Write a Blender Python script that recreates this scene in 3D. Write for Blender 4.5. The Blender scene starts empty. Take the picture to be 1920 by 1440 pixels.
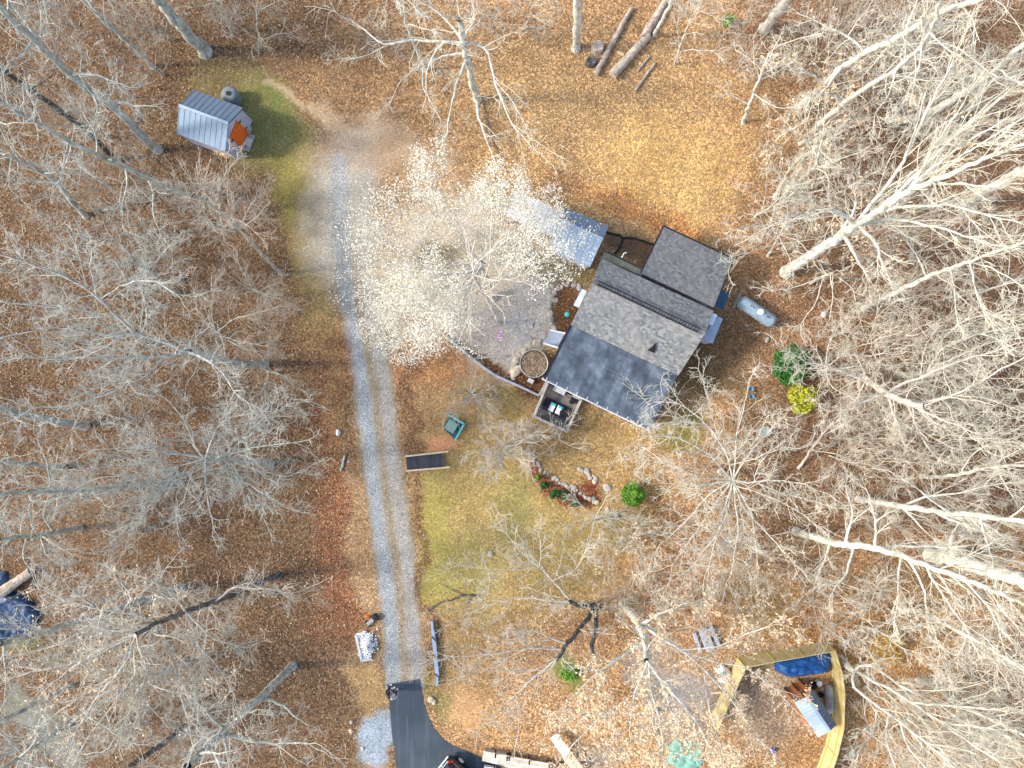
import bpy, math, random
import numpy as np
from mathutils import Vector, Matrix

# ------------------------------------------------------------------ camera, sky, sun, exposure
SC = bpy.context.scene
COL = SC.collection
R = math.radians
H = 50.0            # drone height
F = 1346.0          # focal length in 1920-px units
cam_d = bpy.data.cameras.new("camera")
cam_d.sensor_width = 36.0
cam_d.lens = F / 1920 * 36.0
cam_d.clip_start = 0.5
cam_d.clip_end = 2000
cam = bpy.data.objects.new("camera", cam_d)
cam.location = (0, 0, H)
COL.objects.link(cam)
SC.camera = cam

SUN_EL, SUN_AZ = R(36), R(182)          # direction towards the sun, measured from +X
wd = bpy.data.worlds.new("World")
SC.world = wd
wd.use_nodes = True
nt = wd.node_tree
bg = nt.nodes["Background"]
sky = nt.nodes.new("ShaderNodeTexSky")
sky.sky_type = 'NISHITA'
sky.sun_disc = False
sky.sun_elevation = SUN_EL
sky.dust_density = 2.0
sky.ozone_density = 0.4
sky.sun_rotation = math.pi / 2 - SUN_AZ
nt.links.new(sky.outputs[0], bg.inputs[0])
bg.inputs[1].default_value = 0.15
sun_d = bpy.data.lights.new("sun", 'SUN')
sun_d.energy = 1.75
sun_d.angle = R(7.0)
sun_d.color = (1.0, 0.95, 0.86)
sun = bpy.data.objects.new("sun", sun_d)
sdir = Vector((math.cos(SUN_EL) * math.cos(SUN_AZ), math.cos(SUN_EL) * math.sin(SUN_AZ), math.sin(SUN_EL)))
sun.rotation_euler = sdir.to_track_quat('Z', 'Y').to_euler()
sun.location = sdir * 80
COL.objects.link(sun)
SC.view_settings.view_transform = 'Standard'
SC.view_settings.look = 'None'
SC.view_settings.exposure = 1.3
SC.view_settings.gamma = 1.0
SC.cycles.max_bounces = 5

RNG = np.random.default_rng(7)
random.seed(5)


def W(px, py, z=0.0):
    """the place whose image is pixel (px, py) of the 1920x1440 photograph at height z"""
    s = (H - z) / F
    return Vector(((px - 960) * s, (720 - py) * s, z))


# ------------------------------------------------------------------ naming helpers
def tag(o, label=None, cat=None, group=None, kind=None):
    if label: o['label'] = label
    if cat: o['category'] = cat
    if group: o['group'] = group
    if kind: o['kind'] = kind
    return o


def thing(name, label, cat, loc=(0, 0, 0), group=None, rz=0.0):
    o = bpy.data.objects.new(name, None)
    o.location = loc
    o.rotation_euler = (0, 0, rz)
    o.empty_display_size = 0.3
    COL.objects.link(o)
    return tag(o, label, cat, group)


def link_mesh(name, me, parent=None):
    """me is in world coordinates when the parent has no rotation; the parent's place is taken off"""
    o = bpy.data.objects.new(name, me)
    COL.objects.link(o)
    if parent is not None:
        o.parent = parent
    return o


# ------------------------------------------------------------------ materials
def srgb(r, g, b):
    f = lambda c: c / 12.92 if c <= 0.04045 else ((c + 0.055) / 1.055) ** 2.4
    return (f(r / 255), f(g / 255), f(b / 255))


class NB:
    """tiny node builder"""
    def __init__(self, name):
        self.m = bpy.data.materials.new(name)
        self.m.use_nodes = True
        self.t = self.m.node_tree
        self.b = self.t.nodes["Principled BSDF"]

    def n(self, kind, **kw):
        nd = self.t.nodes.new("ShaderNode" + kind)
        for k, v in kw.items():
            if k.startswith("i_"):
                nd.inputs[k[2:].replace("_", " ")].default_value = v
            else:
                setattr(nd, k, v)
        return nd

    def l(self, a, b):
        self.t.links.new(a, b)

    def ramp(self, fac, stops, interp='LINEAR'):
        r = self.t.nodes.new("ShaderNodeValToRGB")
        r.color_ramp.interpolation = interp
        e = r.color_ramp.elements
        while len(e) < len(stops):
            e.new(0.5)
        for el, (p, c) in zip(e, stops):
            el.position = p
            el.color = (*c, 1) if len(c) == 3 else c
        self.l(fac, r.inputs[0])
        return r.outputs[0]

    def mix(self, fac, a, b, mode='MIX'):
        m = self.t.nodes.new("ShaderNodeMix")
        m.data_type = 'RGBA'
        m.blend_type = mode
        for sock, v in ((m.inputs[0], fac), (m.inputs[6], a), (m.inputs[7], b)):
            if isinstance(v, bpy.types.NodeSocket):
                self.l(v, sock)
            elif isinstance(v, (int, float)):
                sock.default_value = v
            else:
                sock.default_value = (*v, 1)
        return m.outputs[2]

    def bump(self, h, strength=0.3, dist=0.02):
        b = self.t.nodes.new("ShaderNodeBump")
        b.inputs["Strength"].default_value = strength
        b.inputs["Distance"].default_value = dist
        self.l(h, b.inputs["Height"])
        self.l(b.outputs[0], self.b.inputs["Normal"])


def mat(name, col, rough=0.8, metal=0.0, var=0.25, scale=3.0, bump=0.15, spec=0.3, fine=30.0, stretch=(1, 1, 1)):
    """weathered solid colour: broad blotches, fine grain and a little bump"""
    k = NB(name)
    tc = k.n("TexCoord")
    mp = k.n("Mapping")
    mp.inputs["Scale"].default_value = stretch
    k.l(tc.outputs["Object"], mp.inputs[0])
    a = k.n("TexNoise", i_Scale=scale, i_Detail=5.0, i_Roughness=0.6)
    b = k.n("TexNoise", i_Scale=fine, i_Detail=2.0)
    k.l(mp.outputs[0], a.inputs["Vector"])
    k.l(mp.outputs[0], b.inputs["Vector"])
    lo = tuple(c * (1 - var) for c in col)
    hi = tuple(min(1, c * (1 + var)) for c in col)
    c1 = k.ramp(a.outputs[0], [(0.3, lo), (0.7, hi)])
    c2 = k.ramp(b.outputs[0], [(0.3, (1 - var * .6,) * 3), (0.7, (1 + var * .4,) * 3)])
    k.l(k.mix(1.0, c1, c2, 'MULTIPLY'), k.b.inputs["Base Color"])
    k.b.inputs["Roughness"].default_value = rough
    k.b.inputs["Metallic"].default_value = metal
    k.b.inputs["Specular IOR Level"].default_value = spec
    if bump:
        k.bump(b.outputs[0], bump, 0.02)
    return k.m


def leaf_mat(name, cols, rough=0.6, thin=0.0):
    """one colour per leaf island, all of one plant kind"""
    k = NB(name)
    g = k.n("NewGeometry")
    n = len(cols)
    c = k.ramp(g.outputs["Random Per Island"], [(i / max(1, n - 1), cc) for i, cc in enumerate(cols)])
    k.l(c, k.b.inputs["Base Color"])
    k.b.inputs["Roughness"].default_value = rough
    k.b.inputs["Specular IOR Level"].default_value = 0.25
    if thin:                                       # light comes through the thin petals
        tr = k.n("BsdfTranslucent")
        k.l(c, tr.inputs["Color"])
        ms = k.n("MixShader")
        ms.inputs[0].default_value = thin
        k.l(k.b.outputs[0], ms.inputs[1])
        k.l(tr.outputs[0], ms.inputs[2])
        k.l(ms.outputs[0], k.t.nodes["Material Output"].inputs["Surface"])
    return k.m


def bark_mat(name, lo, mid, hi, moss=None):
    k = NB(name)
    tc = k.n("TexCoord")
    mp = k.n("Mapping")
    mp.inputs["Scale"].default_value = (1, 1, 0.35)
    k.l(tc.outputs["Object"], mp.inputs[0])
    a = k.n("TexNoise", i_Scale=3.6, i_Detail=7.0, i_Roughness=0.72)
    b = k.n("TexNoise", i_Scale=14.0, i_Detail=4.0)
    k.l(mp.outputs[0], a.inputs["Vector"])
    k.l(mp.outputs[0], b.inputs["Vector"])
    c = k.ramp(a.outputs[0], [(0.34, lo), (0.5, mid), (0.64, hi)])
    c = k.mix(0.7, c, k.ramp(b.outputs[0], [(0.35, (.55, .55, .55)), (0.65, (1.15, 1.15, 1.15))]), 'MULTIPLY')
    k.l(c, k.b.inputs["Base Color"])
    k.b.inputs["Roughness"].default_value = 0.9
    k.b.inputs["Specular IOR Level"].default_value = 0.15
    k.bump(b.outputs[0], 0.5, 0.03)
    return k.m


def shingle_mat(name, dark, mid, light, tan):
    k = NB(name)
    uv = k.n("UVMap")
    br = k.n("TexBrick")
    br.offset = 0.37
    br.inputs["Scale"].default_value = 1.0
    br.inputs["Mortar Size"].default_value = 0.006
    br.inputs["Mortar Smooth"].default_value = 0.3
    br.inputs["Brick Width"].default_value = 0.19
    br.inputs["Row Height"].default_value = 0.145
    br.inputs["Color1"].default_value = (0, 0, 0, 1)
    br.inputs["Color2"].default_value = (1, 1, 1, 1)
    br.inputs["Mortar"].default_value = (0.0, 0.0, 0.0, 1)
    k.l(uv.outputs[0], br.inputs["Vector"])
    c = k.ramp(br.outputs["Color"], [(0.0, dark), (0.3, mid), (0.62, mid), (0.75, light), (1.0, light)])
    no = k.n("TexNoise", i_Scale=0.35, i_Detail=4.0)
    k.l(uv.outputs[0], no.inputs["Vector"])
    c = k.mix(k.ramp(no.outputs[0], [(0.42, (0, 0, 0)), (0.7, (.55, .55, .55))]), c, tan)
    gr = k.n("TexNoise", i_Scale=45.0, i_Detail=2.0)
    k.l(uv.outputs[0], gr.inputs["Vector"])
    c = k.mix(0.6, c, k.ramp(gr.outputs[0], [(0.3, (.7, .7, .7)), (0.7, (1.2, 1.2, 1.2))]), 'MULTIPLY')
    k.l(c, k.b.inputs["Base Color"])
    k.b.inputs["Roughness"].default_value = 0.95
    k.b.inputs["Specular IOR Level"].default_value = 0.15
    k.bump(br.outputs["Fac"], -0.5, 0.02)
    return k.m


def board_mat(name, lo, hi, width=0.14, gap=(0.02, 0.018, 0.015), axis=0):
    """boards laid side by side across UV axis"""
    k = NB(name)
    uv = k.n("UVMap")
    br = k.n("TexBrick")
    br.offset = 0.5
    br.inputs["Scale"].default_value = 1.0
    br.inputs["Mortar Size"].default_value = 0.008
    br.inputs["Brick Width"].default_value = 2.6
    br.inputs["Row Height"].default_value = width
    br.inputs["Color1"].default_value = (*lo, 1)
    br.inputs["Color2"].default_value = (*hi, 1)
    br.inputs["Mortar"].default_value = (*gap, 1)
    mp = k.n("Mapping")
    mp.inputs["Rotation"].default_value = (0, 0, R(90) * axis)
    k.l(uv.outputs[0], mp.inputs[0])
    k.l(mp.outputs[0], br.inputs["Vector"])
    no = k.n("TexNoise", i_Scale=2.0, i_Detail=6.0, i_Roughness=0.7)
    k.l(uv.outputs[0], no.inputs["Vector"])
    c = k.mix(0.8, br.outputs["Color"], k.ramp(no.outputs[0], [(0.3, (.6, .6, .6)), (0.7, (1.25, 1.25, 1.25))]), 'MULTIPLY')
    k.l(c, k.b.inputs["Base Color"])
    k.b.inputs["Roughness"].default_value = 0.85
    k.bump(br.outputs["Fac"], -0.4, 0.02)
    return k.m


def sheet_metal(name, lo, hi, stain, amount=0.3, metal=0.35, rough=0.5):
    k = NB(name)
    uv = k.n("UVMap")
    mp = k.n("Mapping")
    mp.inputs["Scale"].default_value = (2.2, 0.35, 1)
    k.l(uv.outputs[0], mp.inputs[0])
    a = k.n("TexNoise", i_Scale=1.6, i_Detail=6.0, i_Roughness=0.7)
    b = k.n("TexNoise", i_Scale=0.8, i_Detail=5.0, i_Roughness=0.65)
    k.l(mp.outputs[0], a.inputs["Vector"])
    k.l(uv.outputs[0], b.inputs["Vector"])
    c = k.ramp(a.outputs[0], [(0.3, lo), (0.7, hi)])
    lo_t = 0.75 - 0.3 * amount
    c = k.mix(k.ramp(b.outputs[0], [(lo_t, (0, 0, 0)), (lo_t + 0.1, (.85, .85, .85))]), c, stain)
    k.l(c, k.b.inputs["Base Color"])
    k.b.inputs["Metallic"].default_value = metal
    k.b.inputs["Roughness"].default_value = rough
    return k.m


M = {}
M['bark_pale'] = bark_mat("pale_bark", (.34, .32, .25), (.64, .62, .52), (.82, .80, .72))
M['twig_pale'] = mat("pale_twig", (.66, .62, .50), .9, var=.3, scale=.7, bump=0)
M['bark_tan'] = bark_mat("tan_bark", (.36, .31, .25), (.62, .56, .47), (.78, .72, .62))
M['twig_tan'] = mat("tan_twig", (.62, .56, .45), .9, var=.3, scale=.7, bump=0)
M['bark_grey'] = bark_mat("grey_bark", (.22, .22, .19), (.43, .43, .37), (.64, .65, .58))
M['twig_grey'] = mat("grey_twig", (.52, .52, .45), .9, var=.3, scale=.7, bump=0)
M['bark_dark'] = bark_mat("dark_bark", (.05, .045, .04), (.11, .10, .09), (.24, .23, .21))
M['twig_brown'] = mat("brown_twig", (.44, .38, .30), .9, var=.3, scale=.7, bump=0)
M['leaf_tan'] = leaf_mat("dry_tan_leaf", [(.52, .34, .18), (.70, .51, .31), (.80, .64, .43), (.44, .26, .12), (.76, .57, .36)])
M['leaf_cream'] = leaf_mat("cream_leaf", [(.90, .87, .76), (.84, .79, .64), (.92, .90, .82), (.66, .60, .44), (.90, .86, .74), (.58, .54, .36)], thin=.2)
M['leaf_yellow'] = leaf_mat("yellow_leaf", [(.40, .42, .03), (.58, .56, .05), (.30, .34, .03), (.50, .48, .05)])
M['leaf_green'] = leaf_mat("dark_green_leaf", [(.02, .085, .015), (.04, .15, .02), (.06, .20, .03), (.03, .11, .03), (.09, .24, .05)])
M['leaf_box'] = leaf_mat("boxwood_leaf", [(.02, .075, .02), (.035, .13, .03), (.05, .17, .04)])
M['leaf_lime'] = leaf_mat("lime_leaf", [(.14, .30, .03), (.20, .38, .04), (.08, .22, .03), (.24, .42, .06)])
M['leaf_gold'] = leaf_mat("golden_leaf", [(.62, .38, .08), (.74, .50, .14), (.55, .30, .06)])
M['shingle'] = shingle_mat("roof_shingle", (.115, .122, .128), (.19, .195, .192), (.27, .27, .26), (.27, .26, .235))
M['shingle_dark'] = shingle_mat("ell_shingle", (.085, .092, .098), (.135, .14, .144), (.185, .187, .188), (.19, .185, .175))
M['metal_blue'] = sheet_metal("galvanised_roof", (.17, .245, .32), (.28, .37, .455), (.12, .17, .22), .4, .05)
M['metal_shaded'] = sheet_metal("shaded_slope_roof", (.12, .165, .215), (.19, .24, .30), (.085, .12, .155), .35, .05)  # darker copy for north-east slopes, their shade put into the colour
M['metal_pale'] = sheet_metal('pale_blue_roof', (.27, .35, .43), (.40, .49, .57), (.20, .26, .32), .35, .05)
M['metal_rust'] = sheet_metal("rusting_roof", (.62, .62, .60), (.78, .77, .74), (.45, .22, .09), .75)
M['metal_dark'] = mat("dark_metal", (.03, .032, .036), .5, .6, .3)
M['white_metal'] = mat("white_metal", (.72, .74, .76), .45, .1, .12)
M['siding'] = mat("blue_grey_siding", (.42, .45, .52), .7, 0, .15)
M['siding_pale'] = mat("pale_siding", (.66, .69, .74), .7, 0, .12)
M['orange'] = mat("orange_paint", (.72, .14, .015), .6, 0, .12, bump=.05)
M['wood_grey'] = mat("weathered_timber", (.40, .37, .33), .9, 0, .3, stretch=(1, 1, 1))
M['wood_pale'] = mat("pale_timber", (.66, .54, .38), .85, 0, .2)
M['wood_rust'] = mat("orange_timber", (.46, .16, .05), .8, 0, .3)
M['stone'] = mat("field_stone", (.46, .42, .36), .9, 0, .3, 4, .4)
M['stone_tan'] = mat("tan_stone", (.60, .50, .36), .9, 0, .25, 4, .4)
M['stone_grey'] = mat("grey_stone", (.34, .34, .33), .9, 0, .3, 4, .4)
M['flag_stone'] = mat("paver_stone", (.50, .46, .40), .9, 0, .22, 3, .3)
M['black'] = mat("black_plastic", (.015, .016, .018), .5, 0, .3)
M['rubber'] = mat("black_rubber", (.02, .02, .02), .8, 0, .2)
M['white'] = mat("white_fabric", (.80, .80, .78), .8, 0, .05)
M['teal'] = mat("teal_paint", (.10, .42, .40), .55, 0, .15)
M['teal_bright'] = mat("teal_cloth", (.05, .50, .48), .7, 0, .1)
M['sage'] = mat("sage_panel", (.20, .31, .27), .7, 0, .15)
M['blue_tarp'] = mat("blue_tarp", (.015, .09, .30), .4, 0, .35, 2, .3)
M['navy_tarp'] = mat("dull_blue_tarp", (.02, .05, .11), .5, 0, .5, 2, .4)
M['green_tarp'] = mat("green_tarp", (.20, .40, .31), .6, 0, .3, 2, .3)
M['pine_board'] = None
M['glass'] = mat("dark_glass", (.02, .03, .04), .08, 0, .1, bump=0, spec=.8)
M['tank'] = mat("tank_paint", (.25, .33, .39), .5, .05, .32, 2.5)
M['concrete'] = mat("pale_concrete", (.58, .58, .55), .9, 0, .12)
M['soil'] = mat("leafy_soil", (.30, .19, .10), .95, 0, .5, 9, .6)
M['pink'] = mat("flag_cloth", (.72, .30, .44), .8, 0, .1)
M['deck'] = board_mat("deck_board", (.15, .13, .115), (.22, .195, .175), .14)
M['bridge'] = board_mat("bridge_board", (.035, .038, .045), (.06, .062, .072), .22, axis=1)
M['fence'] = board_mat("yellow_fence_board", (.58, .48, .22), (.70, .60, .32), .14, (.30, .21, .05), axis=1)
M['fence_post'] = mat('yellow_post', (.50, .38, .10), .85, 0, .2)
M['plank'] = board_mat("pale_plank", (.66, .57, .44), (.80, .73, .62), .15, (.25, .19, .12), axis=1)


def membrane():
    k = NB("roof_membrane")
    uv = k.n("UVMap")
    a = k.n("TexNoise", i_Scale=0.75, i_Detail=7.0, i_Roughness=0.66)
    mp = k.n("Mapping")
    mp.inputs["Scale"].default_value = (1.6, 0.12, 1)
    k.l(uv.outputs[0], a.inputs["Vector"])
    k.l(uv.outputs[0], mp.inputs[0])
    b = k.n("TexNoise", i_Scale=1.6, i_Detail=5.0, i_Roughness=0.6)
    k.l(mp.outputs[0], b.inputs["Vector"])
    c = k.ramp(a.outputs[0], [(0.36, (.032, .042, .058)), (0.5, (.075, .098, .13)), (0.66, (.17, .205, .25))])
    c = k.mix(0.75, c, k.ramp(b.outputs[0], [(0.3, (.55, .55, .55)), (0.7, (1.25, 1.25, 1.25))]), 'MULTIPLY')
    br = k.n("TexBrick")
    br.offset = 0.0
    br.inputs["Scale"].default_value = 1.0
    br.inputs["Mortar Size"].default_value = 0.012
    br.inputs["Brick Width"].default_value = 4.4
    br.inputs["Row Height"].default_value = 2.4
    br.inputs["Color1"].default_value = br.inputs["Color2"].default_value = (0, 0, 0, 1)
    br.inputs["Mortar"].default_value = (1, 1, 1, 1)
    k.l(uv.outputs[0], br.inputs["Vector"])
    c = k.mix(k.ramp(br.outputs["Color"], [(0, (0, 0, 0)), (1, (.35, .35, .35))]), c, (.22, .26, .30))
    k.l(c, k.b.inputs["Base Color"])
    k.b.inputs["Roughness"].default_value = 0.55
    return k.m


M['membrane'] = membrane()


def asphalt():
    k = NB("asphalt")
    tc = k.n("TexCoord")
    a = k.n("TexNoise", i_Scale=0.5, i_Detail=5.0, i_Roughness=0.6)
    b = k.n("TexNoise", i_Scale=35.0, i_Detail=2.0)
    v = k.n("TexVoronoi", i_Scale=1.3)
    for n_ in (a, b, v):
        k.l(tc.outputs["Object"], n_.inputs["Vector"])
    uv = k.n("UVMap")
    mp = k.n("Mapping")
    mp.inputs["Scale"].default_value = (2.2, 0.14, 1)
    k.l(uv.outputs[0], mp.inputs[0])
    s = k.n("TexNoise", i_Scale=1.0, i_Detail=4.0, i_Roughness=0.6)
    k.l(mp.outputs[0], s.inputs["Vector"])
    c = k.ramp(a.outputs[0], [(0.3, (.036, .050, .066)), (0.7, (.060, .079, .098))])
    c = k.mix(k.ramp(s.outputs[0], [(0.5, (0, 0, 0)), (0.75, (.6, .6, .6))]), c, (.13, .15, .165))
    c = k.mix(0.8, c, k.ramp(b.outputs[0], [(0.3, (.6, .6, .6)), (0.7, (1.4, 1.4, 1.4))]), 'MULTIPLY')
    c = k.mix(k.ramp(v.outputs["Distance"], [(0.0, (.8, .8, .8)), (0.05, (0, 0, 0))]), c, (.25, .24, .22))
    k.l(c, k.b.inputs["Base Color"])
    k.b.inputs["Roughness"].default_value = 0.9
    k.bump(b.outputs[0], .3, .01)
    return k.m


M['asphalt'] = asphalt()


def ground_mat():
    """tint of each kind of ground comes from the sheet; leaves, stones and grass blades are grown here"""
    k = NB("ground_cover")
    tc = k.n("TexCoord")
    at = k.n("VertexColor")
    at.layer_name = "cover"
    ao = k.n("Attribute")
    ao.attribute_name = "litter"
    ag = k.n("Attribute")
    ag.attribute_name = "stony"
    # fallen leaves
    v1 = k.n("TexVoronoi", i_Scale=11.0)
    v2 = k.n("TexVoronoi", i_Scale=17.0)
    v3 = k.n("TexVoronoi", i_Scale=24.0)
    dist = k.n("TexNoise", i_Scale=9.0, i_Detail=2.0)
    wob = k.mix(0.06, tc.outputs["Object"], dist.outputs["Color"], 'LINEAR_LIGHT')
    k.l(tc.outputs["Object"], dist.inputs["Vector"])
    for v in (v1, v2, v3):
        k.l(wob, v.inputs["Vector"])
    s1 = k.n("SeparateColor")
    k.l(v1.outputs["Color"], s1.inputs[0])
    s2 = k.n("SeparateColor")
    k.l(v2.outputs["Color"], s2.inputs[0])
    s3 = k.n("SeparateColor")
    k.l(v3.outputs["Color"], s3.inputs[0])
    leaf1 = k.ramp(s1.outputs[0], [(0.0, (.46, .42, .40)), (.3, (.74, .70, .67)), (.6, (1.0, .97, .93)), (.82, (1.3, 1.24, 1.17)), (1.0, (1.85, 1.8, 1.7))])
    leaf2 = k.ramp(s2.outputs[1], [(0.0, (.62, .58, .56)), (.4, (.9, .88, .87)), (.75, (1.15, 1.12, 1.1)), (1.0, (1.5, 1.45, 1.38))])
    leaf = k.mix(1.0, leaf1, leaf2, 'MULTIPLY')
    stone = k.ramp(s3.outputs[0], [(0.0, (.45, .45, .46)), (.5, (.95, .95, .95)), (.85, (1.35, 1.35, 1.35)), (1.0, (1.9, 1.88, 1.85))])
    gn = k.n("TexNoise", i_Scale=7.0, i_Detail=6.0, i_Roughness=0.75)
    k.l(tc.outputs["Object"], gn.inputs["Vector"])
    blades = k.ramp(gn.outputs[0], [(0.28, (.45, .45, .42)), (.5, (1, 1, 1)), (.72, (1.6, 1.55, 1.4))])
    f = k.mix(ag.outputs["Fac"], blades, stone)
    f = k.mix(ao.outputs["Fac"], f, leaf)
    big = k.n("TexNoise", i_Scale=0.45, i_Detail=5.0, i_Roughness=0.6)
    k.l(tc.outputs["Object"], big.inputs["Vector"])
    f = k.mix(1.0, f, k.ramp(big.outputs[0], [(0.3, (.78, .76, .74)), (0.7, (1.2, 1.2, 1.18))]), 'MULTIPLY')
    c = k.mix(1.0, at.outputs["Color"], f, 'MULTIPLY')
    k.l(c, k.b.inputs["Base Color"])
    k.b.inputs["Roughness"].default_value = 0.95
    k.b.inputs["Specular IOR Level"].default_value = 0.1
    k.bump(s1.outputs[1], 0.55, 0.05)
    return k.m


M['ground'] = ground_mat()


# ------------------------------------------------------------------ mesh builder
class MB:
    def __init__(self, o=(0, 0, 0)):
        self.v, self.f, self.uv = [], [], []
        self.o = Vector(o)

    def add(self, vs, fs, uvs=None):
        b = len(self.v)
        self.v += [Vector(p) - self.o for p in vs]
        for i, f in enumerate(fs):
            self.f.append([b + j for j in f])
            if uvs:
                self.uv.append(uvs[i])
            else:
                P = [Vector(vs[j]) for j in f]
                e = (P[1] - P[0])
                e = e.normalized() if e.length > 1e-9 else Vector((1, 0, 0))
                n = Vector((0, 0, 0))
                for a in range(1, len(P) - 1):
                    n += (P[a] - P[0]).cross(P[a + 1] - P[0])
                n = n.normalized() if n.length > 1e-12 else Vector((0, 0, 1))
                w = n.cross(e)
                self.uv.append([((p - P[0]).dot(e), (p - P[0]).dot(w)) for p in P])

    def slab(self, pts, t):
        """polygon (counter-clockwise seen from its upper side) with thickness t straight down"""
        n = len(pts)
        top = [Vector(p) for p in pts]
        bot = [p - Vector((0, 0, t)) for p in top]
        self.add(top + bot, [list(range(n)), list(range(2 * n - 1, n - 1, -1))] + [[i, n + i, n + (i + 1) % n, (i + 1) % n] for i in range(n)])

    def prism(self, pts, z0, z1):
        n = len(pts)
        lo = [Vector((p[0], p[1], z0)) for p in pts]
        hi = [Vector((p[0], p[1], z1)) for p in pts]
        self.add(hi + lo, [list(range(n)), list(range(2 * n - 1, n - 1, -1))] + [[i, n + i, n + (i + 1) % n, (i + 1) % n] for i in range(n)])

    def box(self, c, size, rz=0.0, m=None):
        c = Vector(c)
        x, y, z = (s / 2 for s in size)
        rot = Matrix.Rotation(rz, 3, 'Z') if m is None else m
        vs = [c + rot @ Vector((sx * x, sy * y, sz * z)) for sz in (-1, 1) for sy in (-1, 1) for sx in (-1, 1)]
        self.add(vs, [[0, 2, 3, 1], [4, 5, 7, 6], [0, 1, 5, 4], [2, 6, 7, 3], [0, 4, 6, 2], [1, 3, 7, 5]])

    def beam(self, a, b, w, h):
        """rectangular bar from a to b (width w sideways, height h)"""
        a, b = Vector(a), Vector(b)
        d = b - a
        L = d.length
        d.normalize()
        s = Vector((0, 0, 1)).cross(d)
        s = s.normalized() if s.length > 1e-4 else Vector((1, 0, 0))
        u = d.cross(s)
        self.box((a + b) / 2, (L, w, h), m=Matrix((d, s, u)).transposed())

    def tube(self, pts, rad, n=10, cap=True):
        pts = [Vector(p) for p in pts]
        rad = rad if isinstance(rad, (list, tuple)) else [rad] * len(pts)
        vs = []
        for i, p in enumerate(pts):
            d = (pts[min(i + 1, len(pts) - 1)] - pts[max(i - 1, 0)]).normalized()
            ref = Vector((0, 0, 1)) if abs(d.z) < .9 else Vector((1, 0, 0))
            s = d.cross(ref).normalized()
            u = s.cross(d)
            vs += [p + (s * math.cos(2 * math.pi * k / n) + u * math.sin(2 * math.pi * k / n)) * rad[i] for k in range(n)]
        fs = [[i * n + k, i * n + (k + 1) % n, (i + 1) * n + (k + 1) % n, (i + 1) * n + k] for i in range(len(pts) - 1) for k in range(n)]
        if cap:
            fs += [list(range(n - 1, -1, -1)), [(len(pts) - 1) * n + k for k in range(n)]]
        self.add(vs, fs)

    def lathe(self, c, prof, n=20):
        c = Vector(c)
        vs = [c + Vector((r * math.cos(2 * math.pi * k / n), r * math.sin(2 * math.pi * k / n), z)) for r, z in prof for k in range(n)]
        fs = [[i * n + k, i * n + (k + 1) % n, (i + 1) * n + (k + 1) % n, (i + 1) * n + k] for i in range(len(prof) - 1) for k in range(n)]
        self.add(vs, fs + [list(range(n - 1, -1, -1)), [(len(prof) - 1) * n + k for k in range(n)]])

    def blob(self, c, size, rough=0.2, seed=0, rz=0.0, n=10, m=6):
        """irregular stone-like lump standing on c"""
        r = random.Random(seed)
        ph = [r.uniform(0, 6.28) for _ in range(6)]
        rot = Matrix.Rotation(rz, 3, 'Z')
        vs = []
        for i in range(m + 1):
            t = math.pi * i / m
            for k in range(n):
                a = 2 * math.pi * k / n
                d = Vector((math.sin(t) * math.cos(a), math.sin(t) * math.sin(a), math.cos(t)))
                q = 1 + rough * (math.sin(2 * a + ph[0]) * .5 + math.sin(3 * a + 2 * t + ph[1]) * .4 + math.sin(5 * t + ph[2] + a) * .35)
                d = Vector((d.x * q * size[0] / 2, d.y * q * size[1] / 2, d.z * q * size[2] / 2 + size[2] * .35))
                vs.append(Vector(c) + rot @ d)
        fs = [[i * n + k, (i + 1) * n + k, (i + 1) * n + (k + 1) % n, i * n + (k + 1) % n] for i in range(m) for k in range(n)]
        self.add(vs, fs)

    def build(self, name, material, parent=None, smooth=False, bevel=0.0):
        me = bpy.data.meshes.new(name)
        me.from_pydata([tuple(p) for p in self.v], [], self.f)
        ul = me.uv_layers.new(name="UVMap")
        flat = [c for f in self.uv for p in f for c in p]
        ul.data.foreach_set("uv", flat)
        me.materials.append(material)
        if smooth:
            me.polygons.foreach_set("use_smooth", [True] * len(me.polygons))
        me.update()
        o = link_mesh(name, me, parent)
        if parent is None:
            o.location = self.o
        if bevel:
            b = o.modifiers.new("bevel", 'BEVEL')
            b.width = bevel
            b.segments = 2
            b.limit_method = 'ANGLE'
        return o


def array_mesh(name, parts, mats, colors=None):
    """parts: list of (verts (n,3), quads (m,4) local indices, material index)"""
    vs = np.concatenate([p[0] for p in parts]) if parts else np.zeros((0, 3))
    off, fl, mi = 0, [], []
    for v, f, m in parts:
        fl.append(f + off)
        mi.append(np.full(len(f), m, dtype=np.int32))
        off += len(v)
    fs = np.concatenate(fl)
    mi = np.concatenate(mi)
    me = bpy.data.meshes.new(name)
    me.vertices.add(len(vs))
    me.vertices.foreach_set("co", np.ascontiguousarray(vs, dtype=np.float32).ravel())
    me.loops.add(fs.size)
    me.loops.foreach_set("vertex_index", np.ascontiguousarray(fs, dtype=np.int32).ravel())
    me.polygons.add(len(fs))
    me.polygons.foreach_set("loop_start", np.arange(0, fs.size, 4, dtype=np.int32))
    me.polygons.foreach_set("material_index", mi)
    for m in mats:
        me.materials.append(m)
    me.polygons.foreach_set("use_smooth", np.ones(len(fs), dtype=bool))
    me.update(calc_edges=True)
    me.validate()
    return me


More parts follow.
